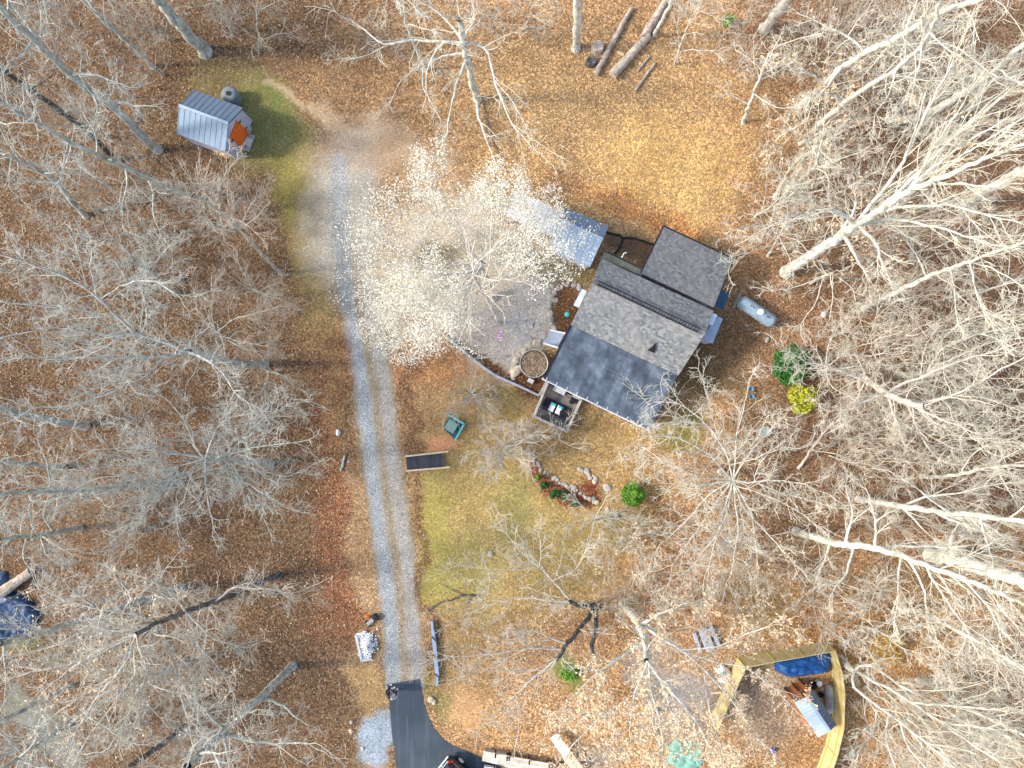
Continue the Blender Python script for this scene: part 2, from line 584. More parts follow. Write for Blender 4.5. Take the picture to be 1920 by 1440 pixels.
# ------------------------------------------------------------------ value noise for the ground
def vnoise(x, y, scale, seed=0):
    x, y = x * scale, y * scale
    xi, yi = np.floor(x).astype(np.int64), np.floor(y).astype(np.int64)
    fx, fy = x - xi, y - yi
    fx, fy = fx * fx * (3 - 2 * fx), fy * fy * (3 - 2 * fy)

    def h(a, b):
        n = (a * 374761393 + b * 668265263 + seed * 974634777) & 0x7FFFFFFF
        n = ((n ^ (n >> 13)) * 1274126177) & 0x7FFFFFFF
        return ((n ^ (n >> 16)) & 0xFFFF) / 65535.0
    return (h(xi, yi) * (1 - fx) + h(xi + 1, yi) * fx) * (1 - fy) + (h(xi, yi + 1) * (1 - fx) + h(xi + 1, yi + 1) * fx) * fy


def fbm(x, y, scale, seed=0):
    return sum(vnoise(x, y, scale * 2 ** k, seed + k * 17) * 0.5 ** k for k in range(4)) / 1.875


def sstep(a, b, x):
    t = np.clip((x - a) / (b - a), 0, 1)
    return t * t * (3 - 2 * t)


def dist_poly(px, py, pts):
    d = np.full(px.shape, 1e9)
    for (x0, y0), (x1, y1) in zip(pts[:-1], pts[1:]):
        dx, dy = x1 - x0, y1 - y0
        t = np.clip(((px - x0) * dx + (py - y0) * dy) / (dx * dx + dy * dy), 0, 1)
        d = np.minimum(d, np.hypot(px - x0 - t * dx, py - y0 - t * dy))
    return d


def in_poly(px, py, pts):
    r = np.zeros(px.shape, dtype=bool)
    n = len(pts)
    for i in range(n):
        x0, y0 = pts[i]
        x1, y1 = pts[(i + 1) % n]
        c = ((y0 > py) != (y1 > py)) & (px < (x1 - x0) * (py - y0) / (y1 - y0 + 1e-9) + x0)
        r ^= c
    return r


LEFT_TRACK = [(636, 300), (636, 420), (648, 540), (664, 640), (682, 740), (697, 880), (712, 1000), (726, 1100), (734, 1200), (739, 1290)]
RIGHT_TRACK = [(690, 400), (694, 560), (709, 640), (723, 740), (738, 880), (753, 980), (767, 1080), (775, 1180), (781, 1290)]
ASPHALT_W = [(725.5, 1283), (729, 1300), (731, 1330), (734, 1370), (739, 1405), (745, 1450), (752, 1500)]
ASPHALT_E = [(787, 1273), (790, 1290), (794, 1315), (803, 1345), (815, 1368), (832, 1387), (852, 1399)]
ASPHALT = ASPHALT_W + [(900, 1500), (960, 1500), (960, 1450), (918, 1428), (880, 1410)] + ASPHALT_E[::-1]


def build_ground():
    # ground sheet: fine where the photograph looks, coarse out to the horizon
    fx = np.concatenate([-np.geomspace(400, 46, 16), np.arange(-45, 45.01, 0.22), np.geomspace(46, 400, 16)])
    fy = np.concatenate([-np.geomspace(400, 36, 16), np.arange(-35, 35.01, 0.22), np.geomspace(36, 400, 16)])
    nx, ny = len(fx), len(fy)
    X, Y = np.meshgrid(fx, fy)
    x, y = X.ravel(), Y.ravel()
    px, py = x * F / H + 960, 720 - y * F / H
    n1, n2, n3 = fbm(x, y, .12, 1), fbm(x, y, .35, 5), fbm(x, y, 1.1, 9)
    jx, jy = px + (n2 - .5) * 70 + (n3 - .5) * 24, py + (fbm(x, y, .35, 31) - .5) * 70 + (fbm(x, y, 1.1, 41) - .5) * 24
    # leaf litter of the wood: wet brown west with tree shade mixed into its tint, warmer east
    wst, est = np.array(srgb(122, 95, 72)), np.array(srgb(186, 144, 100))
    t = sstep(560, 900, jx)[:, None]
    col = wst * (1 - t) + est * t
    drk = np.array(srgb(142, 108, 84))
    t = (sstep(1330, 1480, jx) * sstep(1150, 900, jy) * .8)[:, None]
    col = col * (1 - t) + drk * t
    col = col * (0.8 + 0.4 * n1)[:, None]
    lit = np.ones_like(x)
    stony = np.zeros_like(x)
    kind = np.zeros(len(x), dtype=int)          # 0 ground, 1 lawn, 2 gravel driveway, 3 courtyard, 4 planting bed

    def paint(mask, c, l, s=0.0, k=None, thr=.5):
        nonlocal col, lit, stony, kind
        m = np.clip(mask, 0, 1)
        col = col * (1 - m)[:, None] + np.array(c) * m[:, None]
        lit = lit * (1 - m) + l * m
        stony = stony * (1 - m) + s * m
        if k is not None:
            kind = np.where(m > thr, k, kind)

    def ell(cx, cy, rx, ry, soft=.5, ang=0.0):
        c, s = math.cos(R(ang)), math.sin(R(ang))
        u, v = (jx - cx) * c + (jy - cy) * s, -(jx - cx) * s + (jy - cy) * c
        return sstep(1 + soft, 1 - soft, np.hypot(u / rx, v / ry))

    grass = srgb(126, 122, 66)
    olive = srgb(190, 162, 92)
    ochre = srgb(200, 160, 102)
    green = srgb(120, 126, 58)
    # open ground by the house and north of it: thin straw grass over leaves
    paint(ell(1120, 250, 300, 170), srgb(196, 156, 106), .9)
    paint(ell(1240, 320, 130, 110) * .8, srgb(216, 172, 100), .7, 0, 1, .6)
    paint(ell(1310, 370, 60, 60) * .7, srgb(208, 170, 108), .7)
    paint(ell(940, 800, 170, 150), srgb(188, 150, 96), .55, 0, 1)
    paint(ell(900, 990, 130, 190), srgb(184, 156, 90), .6, 0, 1)
    paint(ell(1040, 1010, 160, 110), olive, .5, 0, 1)
    paint(ell(1120, 860, 110, 90), srgb(180, 146, 90), .7, 0, 1)
    paint(ell(815, 1010, 36, 140) * .8, srgb(168, 156, 66), .35, 0, 1)
    paint(ell(880, 1080, 50, 90) * .5, srgb(150, 146, 74), .4, 0, 1)
    paint(ell(960, 960, 30, 60) * .5, srgb(132, 138, 72), .4, 0, 1)
    paint(ell(930, 740, 70, 40) * .6, srgb(140, 128, 70), .5, 0, 1)
    paint(ell(860, 1250, 60, 120) * .8, srgb(176, 142, 88), .6, 0, 1)
    paint(ell(870, 1330, 40, 40) * .8, srgb(216, 164, 108), .35)
    paint(ell(815, 1310, 18, 60, ang=-20) * .8, srgb(160, 146, 84), .5, 0, 1)
    paint(ell(800, 680, 110, 45) * .8, srgb(186, 130, 82), .8)
    paint(ell(815, 827, 34, 13, ang=-20), srgb(226, 158, 104), .15)
    paint(ell(1275, 810, 50, 45) * .9, srgb(134, 128, 62), .5, 0, 1)
    paint(ell(1330, 700, 70, 50) * .9, srgb(122, 100, 68), .6)
    paint(ell(1350, 640, 90, 60) * .8, srgb(124, 96, 70), .75)
    paint(ell(1270, 690, 40, 60, ang=25) * .6, srgb(110, 92, 56), .7)
    paint(ell(1400, 1100, 50, 90, ang=-20) * .85, srgb(150, 134, 76), .55, 0, 1)
    paint(ell(1430, 1140, 50, 40, ang=30) * .7, srgb(128, 126, 62), .5, 0, 1)
    paint(ell(1300, 1080, 160, 110) * .5, srgb(214, 158, 112), .8)
    paint(ell(1600, 1200, 150, 60, ang=15) * .8, srgb(214, 158, 92), .9)
    paint(ell(1068, 1258, 30, 30) * .85, srgb(112, 132, 40), .25)
    # around the small shed and along the driveway
    paint(ell(455, 175, 90, 50, ang=10) * .9, srgb(140, 122, 78), .6, 0, 1)
    paint(ell(500, 230, 70, 80) * .95, srgb(132, 130, 68), .3, 0, 1)
    paint(ell(520, 180, 30, 30) * .5, srgb(108, 130, 56), .2, 0, 1)
    paint(ell(555, 345, 50, 75) * .95, srgb(150, 138, 66), .35, 0, 1)
    paint(ell(588, 470, 32, 130) * .9, srgb(154, 134, 82), .4, 0, 1)
    paint(sstep(30, 14, np.abs(jx - (620 + (jy - 620) * .075))) * sstep(520, 620, jy) * sstep(900, 800, jy), srgb(156, 136, 88), .55, 0, 1)
    paint(sstep(34, 14, np.abs(jx - (690 + (jy - 1100) * .06))) * sstep(850, 930, jy), srgb(176, 140, 102), .8)
    paint(ell(700, 1310, 30, 60) * .8, srgb(184, 150, 96), .55)
    paint(ell(640, 160, 120, 60, ang=10) * .6, srgb(166, 128, 88), .85)
    dpath = dist_poly(jx, jy, [(500, 160), (550, 182), (600, 205), (650, 240)])
    paint(sstep(18, 4, dpath) * .7, srgb(206, 178, 142), .1)
    # bare dirt and the gravel driveway
    paint(ell(680, 285, 95, 65), srgb(190, 162, 130), .15, .6)
    paint(ell(660, 420, 68, 150) * .95, srgb(180, 172, 156), .05, .9, 2)
    paint(ell(760, 300, 90, 40) * .6, srgb(196, 160, 122), .3, .3)
    sh = (py > 520) & (py < 1295)
    mid = dist_poly(px + (n3 - .5) * 10, py, [(a[0] / 2 + b[0] / 2, a[1] / 2 + b[1] / 2) for a, b in zip(LEFT_TRACK, RIGHT_TRACK)])
    fade = sstep(420, 620, py) * (py < 1296)
    paint(sstep(46, 32, mid) * fade, srgb(162, 146, 122), .5, .6, 2)
    dl = dist_poly(px + (n3 - .5) * 7, py, LEFT_TRACK)
    dr = dist_poly(px + (n3 - .5) * 12, py, RIGHT_TRACK)
    paint(sstep(17, 11, dl) * (py < 1296) * (.65 + .35 * fade), srgb(160, 164, 164), .0, 1.0, 2)
    paint(sstep(16, 9, dr) * fade, srgb(168, 162, 152), .05, 1.0, 2)
    # ditch line of leaves beside the track
    paint(sstep(16, 5, np.abs(jx - (775 + (py - 900) * .1))) * sstep(640, 700, py) * sstep(1340, 1240, py) * .75, srgb(136, 98, 70), 1)
    paint(sstep(560, 640, jx) * sstep(675, 645, jx - (py - 1000) * .05) * sstep(560, 640, py) * sstep(1250, 1150, py) * .7, srgb(150, 96, 66), 1)
    paint(ell(705, 1385, 42, 48, .3), srgb(158, 170, 180), .05, 1.0, 2)
    # courtyard under the cream tree
    paint(ell(945, 560, 130, 110, .35), srgb(206, 194, 178), .12, .9, 3)
    paint(ell(850, 480, 130, 120, .5), srgb(204, 188, 162), .25, .8, 3)
    paint(ell(950, 650, 70, 50, .3), srgb(210, 198, 180), .05, .9, 3)
    paint(ell(830, 490, 45, 30, .5) * .8, srgb(104, 92, 66), .6)
    paint(ell(1060, 510, 70, 25, .5, 25) * .7, srgb(120, 112, 76), .6)
    paint(ell(985, 640, 30, 26) * .6, srgb(206, 178, 142), .1, .4)
    # planting beds
    paint(sstep(1.25, .85, np.hypot((px - 1062 - n3 * 8 + 4) / 30, (py - 578) / 48)), srgb(128, 90, 58), .9, 0, 4)
    paint(sstep(1.2, .9, np.hypot((px - 1010) / 48, (py - 705) / 42)), srgb(126, 88, 60), .9, 0, 4)
    paint(in_poly(px, py, [(845, 640), (930, 700), (1010, 745), (1030, 715), (985, 690), (955, 700), (900, 660)]).astype(float), srgb(124, 84, 56), .9, 0, 4)
    paint(ell(1190, 470, 60, 26, .3, 25), srgb(120, 92, 70), .3)
    paint(ell(1220, 410, 170, 22, .6, 25) * .7, srgb(190, 122, 66), 1)
    bl = dist_poly(jx, jy, [(1005, 880), (1040, 905), (1090, 940)])
    paint(sstep(24, 12, bl), srgb(152, 88, 58), 1, 0, 4)
    # yard to the south-east: grey stone dust under leaves
    paint(ell(1240, 1300, 45, 110, .4, -20) * .75, srgb(176, 176, 178), .3, .8)
    paint(ell(1300, 1290, 40, 50, .4) * .7, srgb(182, 182, 184), .3, .8)
    paint(ell(1440, 1310, 90, 80, .4) * .7, srgb(178, 158, 136), .7, .4)
    paint(ell(1120, 1420, 50, 25, .5) * .6, srgb(150, 150, 150), .5, .7)
    # grey-green track far south-west, mossy patch by the blue tarp
    paint(sstep(30, 14, dist_poly(jx, jy, [(20, 1320), (90, 1360), (140, 1420), (160, 1460)])) * .85, srgb(134, 134, 120), .15, .4)
    paint(ell(35, 1215, 40, 22) * .7, srgb(112, 118, 52), .4)
    # height: gentle swells, ditch
    z = np.zeros_like(x)
    big = np.hypot(x, y) > 60
    z = np.where(big, 0, z)
    idx = np.arange(nx * ny).reshape(ny, nx)
    q = np.stack([idx[:-1, :-1], idx[:-1, 1:], idx[1:, 1:], idx[1:, :-1]], -1).reshape(-1, 4)
    fk = kind[q]
    fk = np.where((fk == fk[:, :1]).all(1), fk[:, 0], np.max(np.where(fk == 0, 0, fk), 1) * 0 + fk[:, 0])
    V = np.stack([x, y, z], 1)
    g = (col @ np.array([.3, .59, .11]))[:, None]
    col = (g + (col - g) * .86) * (1 + lit[:, None] * np.array([-.035, 0, -.06]))
    for k, nm in enumerate(("ground", "lawn", "gravel_driveway", "courtyard", "planting_bed")):
        sel = q[fk == k]
        if not len(sel):
            continue
        used, inv = np.unique(sel, return_inverse=True)
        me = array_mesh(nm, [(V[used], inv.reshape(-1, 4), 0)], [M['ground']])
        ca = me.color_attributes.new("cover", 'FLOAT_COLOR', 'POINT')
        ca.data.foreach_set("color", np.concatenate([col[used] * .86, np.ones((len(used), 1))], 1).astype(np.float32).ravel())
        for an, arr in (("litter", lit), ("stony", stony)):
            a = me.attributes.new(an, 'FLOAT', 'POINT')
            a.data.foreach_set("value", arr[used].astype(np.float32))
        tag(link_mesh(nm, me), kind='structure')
    return px, py, lit, x, y


GROUND = build_ground()


def leaves_on_ground():
    px, py, lit, x, y = GROUND
    inside = (np.abs(x) < 38) & (np.abs(y) < 29) & (lit > .3) & ~in_poly(px, py, ASPHALT)
    idx = np.nonzero(inside)[0]
    n = 48000
    p = lit[idx] / lit[idx].sum()
    c = RNG.choice(idx, n, p=p)
    P = np.stack([x[c] + RNG.uniform(-.12, .12, n), y[c] + RNG.uniform(-.12, .12, n), RNG.uniform(.012, .05, n)], 1)
    return leaf_quads(P, .10, .35, RNG)


def leaf_quads(P, size, tilt, rng):
    """one bent-diamond quad per point"""
    n = len(P)
    a = rng.uniform(0, 2 * np.pi, n)
    d = np.stack([np.cos(a), np.sin(a), rng.normal(0, tilt, n)], 1)
    e = np.stack([-np.sin(a), np.cos(a), rng.normal(0, tilt, n)], 1)
    s = size * rng.uniform(.6, 1.3, n)[:, None]
    V = np.stack([P - d * s * .6, P + e * s * .4, P + d * s * .6, P - e * s * .4], 1).reshape(-1, 3)
    return V, np.arange(4 * n).reshape(-1, 4)


lv, lf = leaves_on_ground()
M['leaf_ground'] = leaf_mat("fallen_leaf", [(.22, .15, .095), (.33, .245, .16), (.42, .32, .21), (.16, .105, .065), (.48, .39, .27), (.28, .19, .115)])
tag(link_mesh("fallen_leaves", array_mesh("fallen_leaves", [(lv, lf, 0)], [M['leaf_ground']])), kind='stuff')


# ------------------------------------------------------------------ trees
def tubes(pts, rad, S):
    """pts (N,K,3), rad (N,K) -> verts, quads"""
    N, K, _ = pts.shape
    d = np.empty_like(pts)
    d[:, 1:-1] = pts[:, 2:] - pts[:, :-2]
    d[:, 0] = pts[:, 1] - pts[:, 0]
    d[:, -1] = pts[:, -1] - pts[:, -2]
    d /= np.linalg.norm(d, axis=2, keepdims=True) + 1e-9
    ref = np.zeros((N, 1, 3))
    m = np.abs(d.mean(1))
    ref[np.arange(N), 0, np.argmin(m, 1)] = 1
    s = np.cross(d, np.broadcast_to(ref, d.shape))
    s /= np.linalg.norm(s, axis=2, keepdims=True) + 1e-9
    u = np.cross(s, d)
    a = np.arange(S) * 2 * np.pi / S
    V = pts[:, :, None] + (s[:, :, None] * np.cos(a)[None, None, :, None] + u[:, :, None] * np.sin(a)[None, None, :, None]) * rad[:, :, None, None]
    i = np.arange(N * K * S).reshape(N, K, S)
    j = np.roll(i, -1, axis=2)
    q = np.stack([i[:, :-1], j[:, :-1], j[:, 1:], i[:, 1:]], -1).reshape(-1, 4)
    return V.reshape(-1, 3), q


def unit(v):
    return v / (np.linalg.norm(v, axis=-1, keepdims=True) + 1e-9)


def shoot(p, d, L, K, wander, up, rng):
    """N branches growing from p along d"""
    N = len(p)
    pts = np.empty((N, K + 1, 3))
    pts[:, 0] = p
    d = unit(d)
    for k in range(K):
        d = unit(d + rng.normal(0, wander, (N, 3)) + np.array([0, 0, up]))
        pts[:, k + 1] = pts[:, k] + d * (L / K)[:, None]
    pts[:, :, 2] = np.maximum(pts[:, :, 2], 0.05)
    return pts


def sprout(pts, rad, L, C, tmin, ang, fac, rng, tmax=1.0):
    """C side shoots on each of N branches"""
    N, K1, _ = pts.shape
    t = rng.uniform(tmin, tmax, (N, C)) * (K1 - 1)
    i = np.minimum(t.astype(int), K1 - 2)
    f = (t - i)[..., None]
    n = np.arange(N)[:, None]
    p = pts[n, i] * (1 - f) + pts[n, i + 1] * f
    d = unit(pts[n, i + 1] - pts[n, i])
    r = rad[n, i]
    rnd = rng.normal(0, 1, (N, C, 3))
    perp = unit(rnd - (rnd * d).sum(-1, keepdims=True) * d)
    a = np.radians(rng.normal(ang, ang * .25, (N, C)))[..., None]
    nd = d * np.cos(a) + perp * np.sin(a)
    nl = L[:, None] * fac * (1.15 - .6 * t / (K1 - 1)) * rng.uniform(.55, 1.2, (N, C))
    return p.reshape(-1, 3), nd.reshape(-1, 3), nl.reshape(-1), r.reshape(-1)


def resample(poly, rad, step):
    poly, rad = np.array(poly, float), np.array(rad, float)
    seg = np.linalg.norm(np.diff(poly, axis=0), axis=1)
    s = np.concatenate([[0], np.cumsum(seg)])
    n = max(2, int(s[-1] / step) + 1)
    t = np.linspace(0, s[-1], n)
    out = np.stack([np.interp(t, s, poly[:, k]) for k in range(3)], 1)
    if n > 4:                                   # round the corners of the traced line
        sm = out.copy()
        sm[1:-1] = (out[:-2] + 2 * out[1:-1] + out[2:]) / 4
        out = sm
    return out, np.interp(t, s, rad), s[-1]


STYLES = {   # wander, upward pull, branch angle, first-branch length factor
    'oak':   dict(w=.24, up=.03, ang=50, len=.42, sub=.52),
    'fan':   dict(w=.09, up=.07, ang=30, len=.50, sub=.50),
    'brush': dict(w=.14, up=.02, ang=36, len=.55, sub=.55),
}


def make_tree(name, label, cat, lines, style, bark, twig, seed, dens=1.0, twig_r=.013, leaf=None, group=None, origin=None, tips=True):
    """lines: list of (points (n,3), radii (n,), 'trunk' | 'limb'); the crown is grown on them"""
    rng = np.random.default_rng(seed)
    S = STYLES[style]
    origin = np.array(lines[0][0][0]) * [1, 1, 0] if origin is None else np.array(origin)
    root = thing(name, label, cat, tuple(origin), group)
    tp, cp = [], []
    carriers = []
    for pts, rad, role in lines:
        p, r, L = resample(pts, rad, .45)
        p = p.copy()
        if len(p) > 3:
            wob = rng.normal(0, .02 + .25 * float(np.mean(r)) * .4, p.shape)
            wob[0] = 0
            p += wob
        if role == 'trunk':
            p0, r0 = p.copy(), r.copy()
            if p0[0, 2] < .3:
                r0[0] *= 1.35
            v, f = tubes((p0 - origin)[None], r0[None], 9)
            tp.append((v, f, 0))
        else:
            v, f = tubes((p - origin)[None], r[None], 6)
            cp.append((v, f, 0))
        carriers.append((p, r, L, role))
    lv_pts = []
    for p, r, L, role in carriers:
        if role == 'trunk' and not any(q[3] == 'bare' for q in carriers):
            tmin = .55
        else:
            tmin = .12
        n1 = int(L * (1 - tmin) * (1.35 if 'pale' in bark else 1.9) * dens) + (2 if tips else 0)
        if n1 <= 0 or role == 'bare':
            continue
        base_len = np.array([max(1.6, min(L, 9.0))])
        P, D, LL, RR = sprout(p[None], r[None], base_len, n1, tmin, S['ang'], S['len'], rng)
        LL = np.clip(LL, .9, 5.6)
        if tips:                                  # the limb runs on into fine wood at its end
            e = min(2, n1)
            P[:e], D[:e] = p[-1], unit(p[-1] - p[-2]) + rng.normal(0, .22, (e, 3))
            LL[:e] = np.clip(L * .4, 1.4, 4.0)
            RR[:e] = r[-1]
        r1 = np.minimum(RR * .5, .036) * rng.uniform(.6, 1, len(RR))
        r1 = np.maximum(r1, twig_r * 1.35)
        K = 5
        b1 = shoot(P, D, LL, K, S['w'], S['up'], rng)
        tap = np.linspace(1, .5, K + 1)[None]
        R1 = np.maximum(r1[:, None] * tap, twig_r)
        v, f = tubes(b1 - origin, R1, 4)
        cp.append((v, f, 1))
        C2 = 5 if dens > 1.1 else 4
        P, D, LL2, RR = sprout(b1, R1, LL, C2, .15, S['ang'], S['sub'], rng)
        LL2 = np.clip(LL2, .55, 3.0)
        b2 = shoot(P, D, LL2, 4, S['w'] * 1.1, S['up'], rng)
        R2 = np.maximum(np.minimum(RR * .7, twig_r * 1.25)[:, None] * np.linspace(1, .6, 5)[None], twig_r * .72)
        v, f = tubes(b2 - origin, R2, 3)
        cp.append((v, f, 1))
        P, D, LL3, RR = sprout(b2, R2, LL2, 3, .1, S['ang'] * .8, .6, rng)
        LL3 = np.clip(LL3, .35, 1.5)
        b3 = shoot(P, D, LL3, 3, S['w'], S['up'], rng)
        R3 = np.broadcast_to((twig_r * np.linspace(.78, .5, 4))[None], (len(P), 4))
        v, f = tubes(b3 - origin, R3, 3)
        cp.append((v, f, 1))
        lv_pts += [b3[:, 1:].reshape(-1, 3), b2[:, 2:].reshape(-1, 3)]
    mats = [M[bark], M[twig]]
    if leaf:
        lm, count, size = leaf
        allp = np.concatenate(lv_pts)
        pick = allp[rng.integers(0, len(allp), count)] + rng.normal(0, .07, (count, 3))
        pick[:, 2] = np.maximum(pick[:, 2], .1)
        v, f = leaf_quads(pick - origin, size, .6, rng)
        cp.append((v, f, 2))
        mats.append(M[lm])
    if tp:
        link_mesh("trunk", array_mesh("trunk", tp, [M[bark]]), root)
    if bark == 'bark_dark' and twig == 'twig_tan':
        mats[0] = M['bark_tan']
    link_mesh("crown", array_mesh("crown", cp, mats), root)
    return root


def trace_trunk(pxs, top=None, r0=.25, r1=.08):
    """trunk whose picture is the given line; height from staying as upright as the picture lets it"""
    B = np.array(W(*pxs[0]))[:2]
    out = [np.array([B[0], B[1], -.05])]
    zl = 0.0
    for q in pxs[1:]:
        v = np.array([q[0] - 960, 720 - q[1]], float)
        s = float(v @ B / (v @ v)) if len(q) < 3 else (H - q[2]) / F
        z = min(max(H - s * F, zl + .6), 30)
        zl = z
        out.append(np.array(W(q[0], q[1], z)))
    if top and out[-1][2] < top:
        d = out[-1] - out[-2]
        d = d / max(d[2], .5)
        d[:2] *= .5
        h = top - out[-1][2]
        out.append(out[-1] + d * h * .5 + np.array([0, 0, 0]))
        out.append(out[-1] + np.array([d[0] * .5, d[1] * .5, 1]) * h * .5)
    out = np.array(out)
    s = np.concatenate([[0], np.cumsum(np.linalg.norm(np.diff(out, axis=0), axis=1))])
    return out, r0 + (r1 - r0) * s / s[-1]


def to_px(p):
    s = F / (H - p[:, 2])
    return np.stack([p[:, 0] * s + 960, 720 - p[:, 1] * s], 1)


def trace_limb(pxs, carriers, rise=.5, r1=.03, frac=.5):
    """limb drawn as a pixel line: it leaves the nearest wood already there and climbs by rise per metre"""
    best = None
    for pts, rad, _ in carriers:
        p, r, _L = resample(pts, rad, .25)
        d = np.hypot(*(to_px(p) - np.array(pxs[0][:2])).T)
        k = int(np.argmin(d))
        if best is None or d[k] < best[0] - 1:
            best = (d[k], p[k], r[k])
    _, p0, rr = best
    out = [p0]
    for q in pxs[1:]:
        z = out[-1][2]
        for _ in range(3):
            w = np.array(W(q[0], q[1], z))
            z = out[-1][2] + rise * np.hypot(*(w - out[-1])[:2])
            z = min(max(z, .4), 33)
        out.append(np.array(W(q[0], q[1], z)))
    out = np.array(out)
    s = np.concatenate([[0], np.cumsum(np.linalg.norm(np.diff(out, axis=0), axis=1))])
    ra = max(rr * frac, r1)
    return out, ra + (r1 - ra) * s / s[-1], 'limb'


def auto_limbs(lines, n, rng, t0, L, rise=.5, r1=.02, frac=.5, az=None):
    """n limbs around the upper part of the first line"""
    p, r, _L = resample(lines[0][0], lines[0][1], .25)
    out = []
    for k in range(n):
        t = t0 + (1 - t0) * (k + rng.uniform(.2, .8)) / n
        i = min(int(t * len(p)), len(p) - 1)
        a = k * 2.4 + rng.uniform(-.5, .5) if az is None else math.radians(rng.uniform(*az))
        l = L * (1.1 - .55 * (t - t0) / (1 - t0)) * rng.uniform(.7, 1.15)
        d = np.array([math.cos(a), math.sin(a), rise])
        d /= np.linalg.norm(d)
        pts = [p[i]]
        for _ in range(4):
            d = unit(d + rng.normal(0, .13, 3) + np.array([0, 0, .04]))
            pts.append(pts[-1] + d * l / 4)
        pts = np.array(pts)
        pts[:, 2] = np.maximum(pts[:, 2], .3)
        ra = max(r[i] * frac, r1 * 1.4)
        out.append((pts, np.linspace(ra, r1, 5), 'limb'))
    return out


SEED = [100]


def tree(label, trunk, limbs=(), top=None, r0=.22, r1=.07, style='oak', tone='grey', dens=1.0, auto=0, t0=.5, L=5.0,
         rise=.5, leaf=None, name="bare_tree", twig_r=.013, lr=.022, extra=(), auto_rise=.6, group=None, cat="tree"):
    SEED[0] += 1
    rng = np.random.default_rng(SEED[0])
    lines = [(*trace_trunk(trunk, top, r0, r1), 'trunk')]
    for lb in extra:                              # further stems of the same tree
        lines.append((*trace_trunk(lb, None, r0 * .7, r1), 'trunk'))
    for lb in limbs:
        lines.append(trace_limb(lb, lines, rise, lr))
    lines += auto_limbs(lines, auto, rng, t0, L, auto_rise)
    bark, twig = {'grey': ('bark_grey', 'twig_grey'), 'pale': ('bark_pale', 'twig_pale'), 'tan': ('bark_tan', 'twig_tan'),
                  'dark': ('bark_dark', 'twig_brown'), 'brown': ('bark_grey', 'twig_brown'), 'darkpale': ('bark_dark', 'twig_tan')}[tone]
    if tone in ('grey', 'dark') and twig_r == .013:
        twig_r = .0115
    return make_tree(name, label, cat, lines, style, bark, twig, SEED[0], dens, twig_r, leaf, group)


# ------------------------------------------------------------------ the trees, one by one
# north-west wood, seen from their shaded side
tree("thick grey trunk leaning out of the wood north of the shed", [(385, 98), (352, 62), (325, 32), (298, 0)], top=17, r0=.42, r1=.14, auto=7, L=6)
tree("slim grey trunk between the shed and the thick trunk", [(287, 126), (250, 88), (205, 48), (158, 0)], top=15, r0=.17, r1=.07, auto=5, L=4)
tree("tall pale grey tree whose long trunk rises just west of the shed", [(296, 281), (268, 258), (236, 222), (205, 195), (160, 165), (120, 130), (68, 78), (8, 22)], r0=.30, r1=.12,
     limbs=[[(205, 195), (228, 190), (252, 198), (280, 199)], [(160, 165), (150, 140), (152, 110)], [(175, 172), (186, 205), (172, 235)]], top=20, auto=6, L=5)
tree("dark shadowed trunk behind the tall pale grey tree", [(215, 303), (180, 262), (143, 230), (70, 178), (0, 130)], r0=.2, r1=.1, tone='dark', top=17, auto=5, L=4)
tree("grey tree with forked pale limbs south-west of the shed", [(352, 368), (318, 353), (278, 335), (236, 312), (190, 295), (130, 265), (60, 225), (0, 190)], r0=.2, r1=.08,
     limbs=[[(190, 270), (182, 250), (165, 230), (155, 205)], [(182, 250), (195, 225), (200, 195), (215, 155)], [(236, 312), (240, 350), (228, 385), (232, 430)], [(130, 265), (120, 300), (108, 345)],
            [(200, 290), (210, 300), (208, 280)], [(278, 335), (290, 365), (285, 400), (302, 440)]], dens=1.2)
tree("grey snag-like pole with fine top standing in brush by the drive", [(526, 513), (495, 480), (458, 440), (425, 405), (372, 368)], r0=.12, r1=.04, style='brush', tone='brown', auto=6, L=2.5, t0=.7, dens=1.5)
tree("grey tree with a bent trunk and many bare twisting limbs", [(160, 405), (125, 368), (108, 342), (60, 312), (0, 285)], r0=.2, r1=.08, limbs=[[(125, 368), (112, 325), (130, 295), (140, 240)], [(108, 342), (60, 340), (20, 338)]], auto=3, L=4)
big = tree("largest oak of the west wood with pale writhing limbs", [(494, 683), (462, 682), (433, 678), (395, 668), (353, 661)], r0=.27, r1=.18, lr=.035,
           limbs=[[(353, 661), (310, 640), (263, 632), (225, 600), (187, 560), (147, 533), (100, 510), (67, 497), (0, 478)],
                  [(263, 632), (180, 627), (100, 613), (0, 633)],
                  [(225, 600), (170, 585), (100, 577), (0, 565)],
                  [(353, 661), (300, 672), (213, 672), (130, 668), (30, 672)],
                  [(313, 688), (266, 712), (210, 735), (150, 760), (60, 765)],
                  [(353, 661), (385, 670), (420, 700), (440, 740), (462, 752)],
                  [(180, 555), (178, 525), (165, 505), (172, 480)],
                  [(263, 632), (275, 610), (278, 580), (270, 560)],
                  [(290, 650), (262, 668), (220, 690)],
                  [(187, 560), (210, 545), (245, 528), (290, 525), (330, 550)]], dens=1.6, rise=.35)
tree("grey tree with a pale broken-looking limb above the big oak", [(330, 552), (305, 530), (280, 505), (240, 490)], r0=.16, r1=.06, limbs=[[(280, 505), (300, 480), (320, 455)], [(240, 490), (180, 500), (120, 470), (60, 480)]], auto=3, L=3)
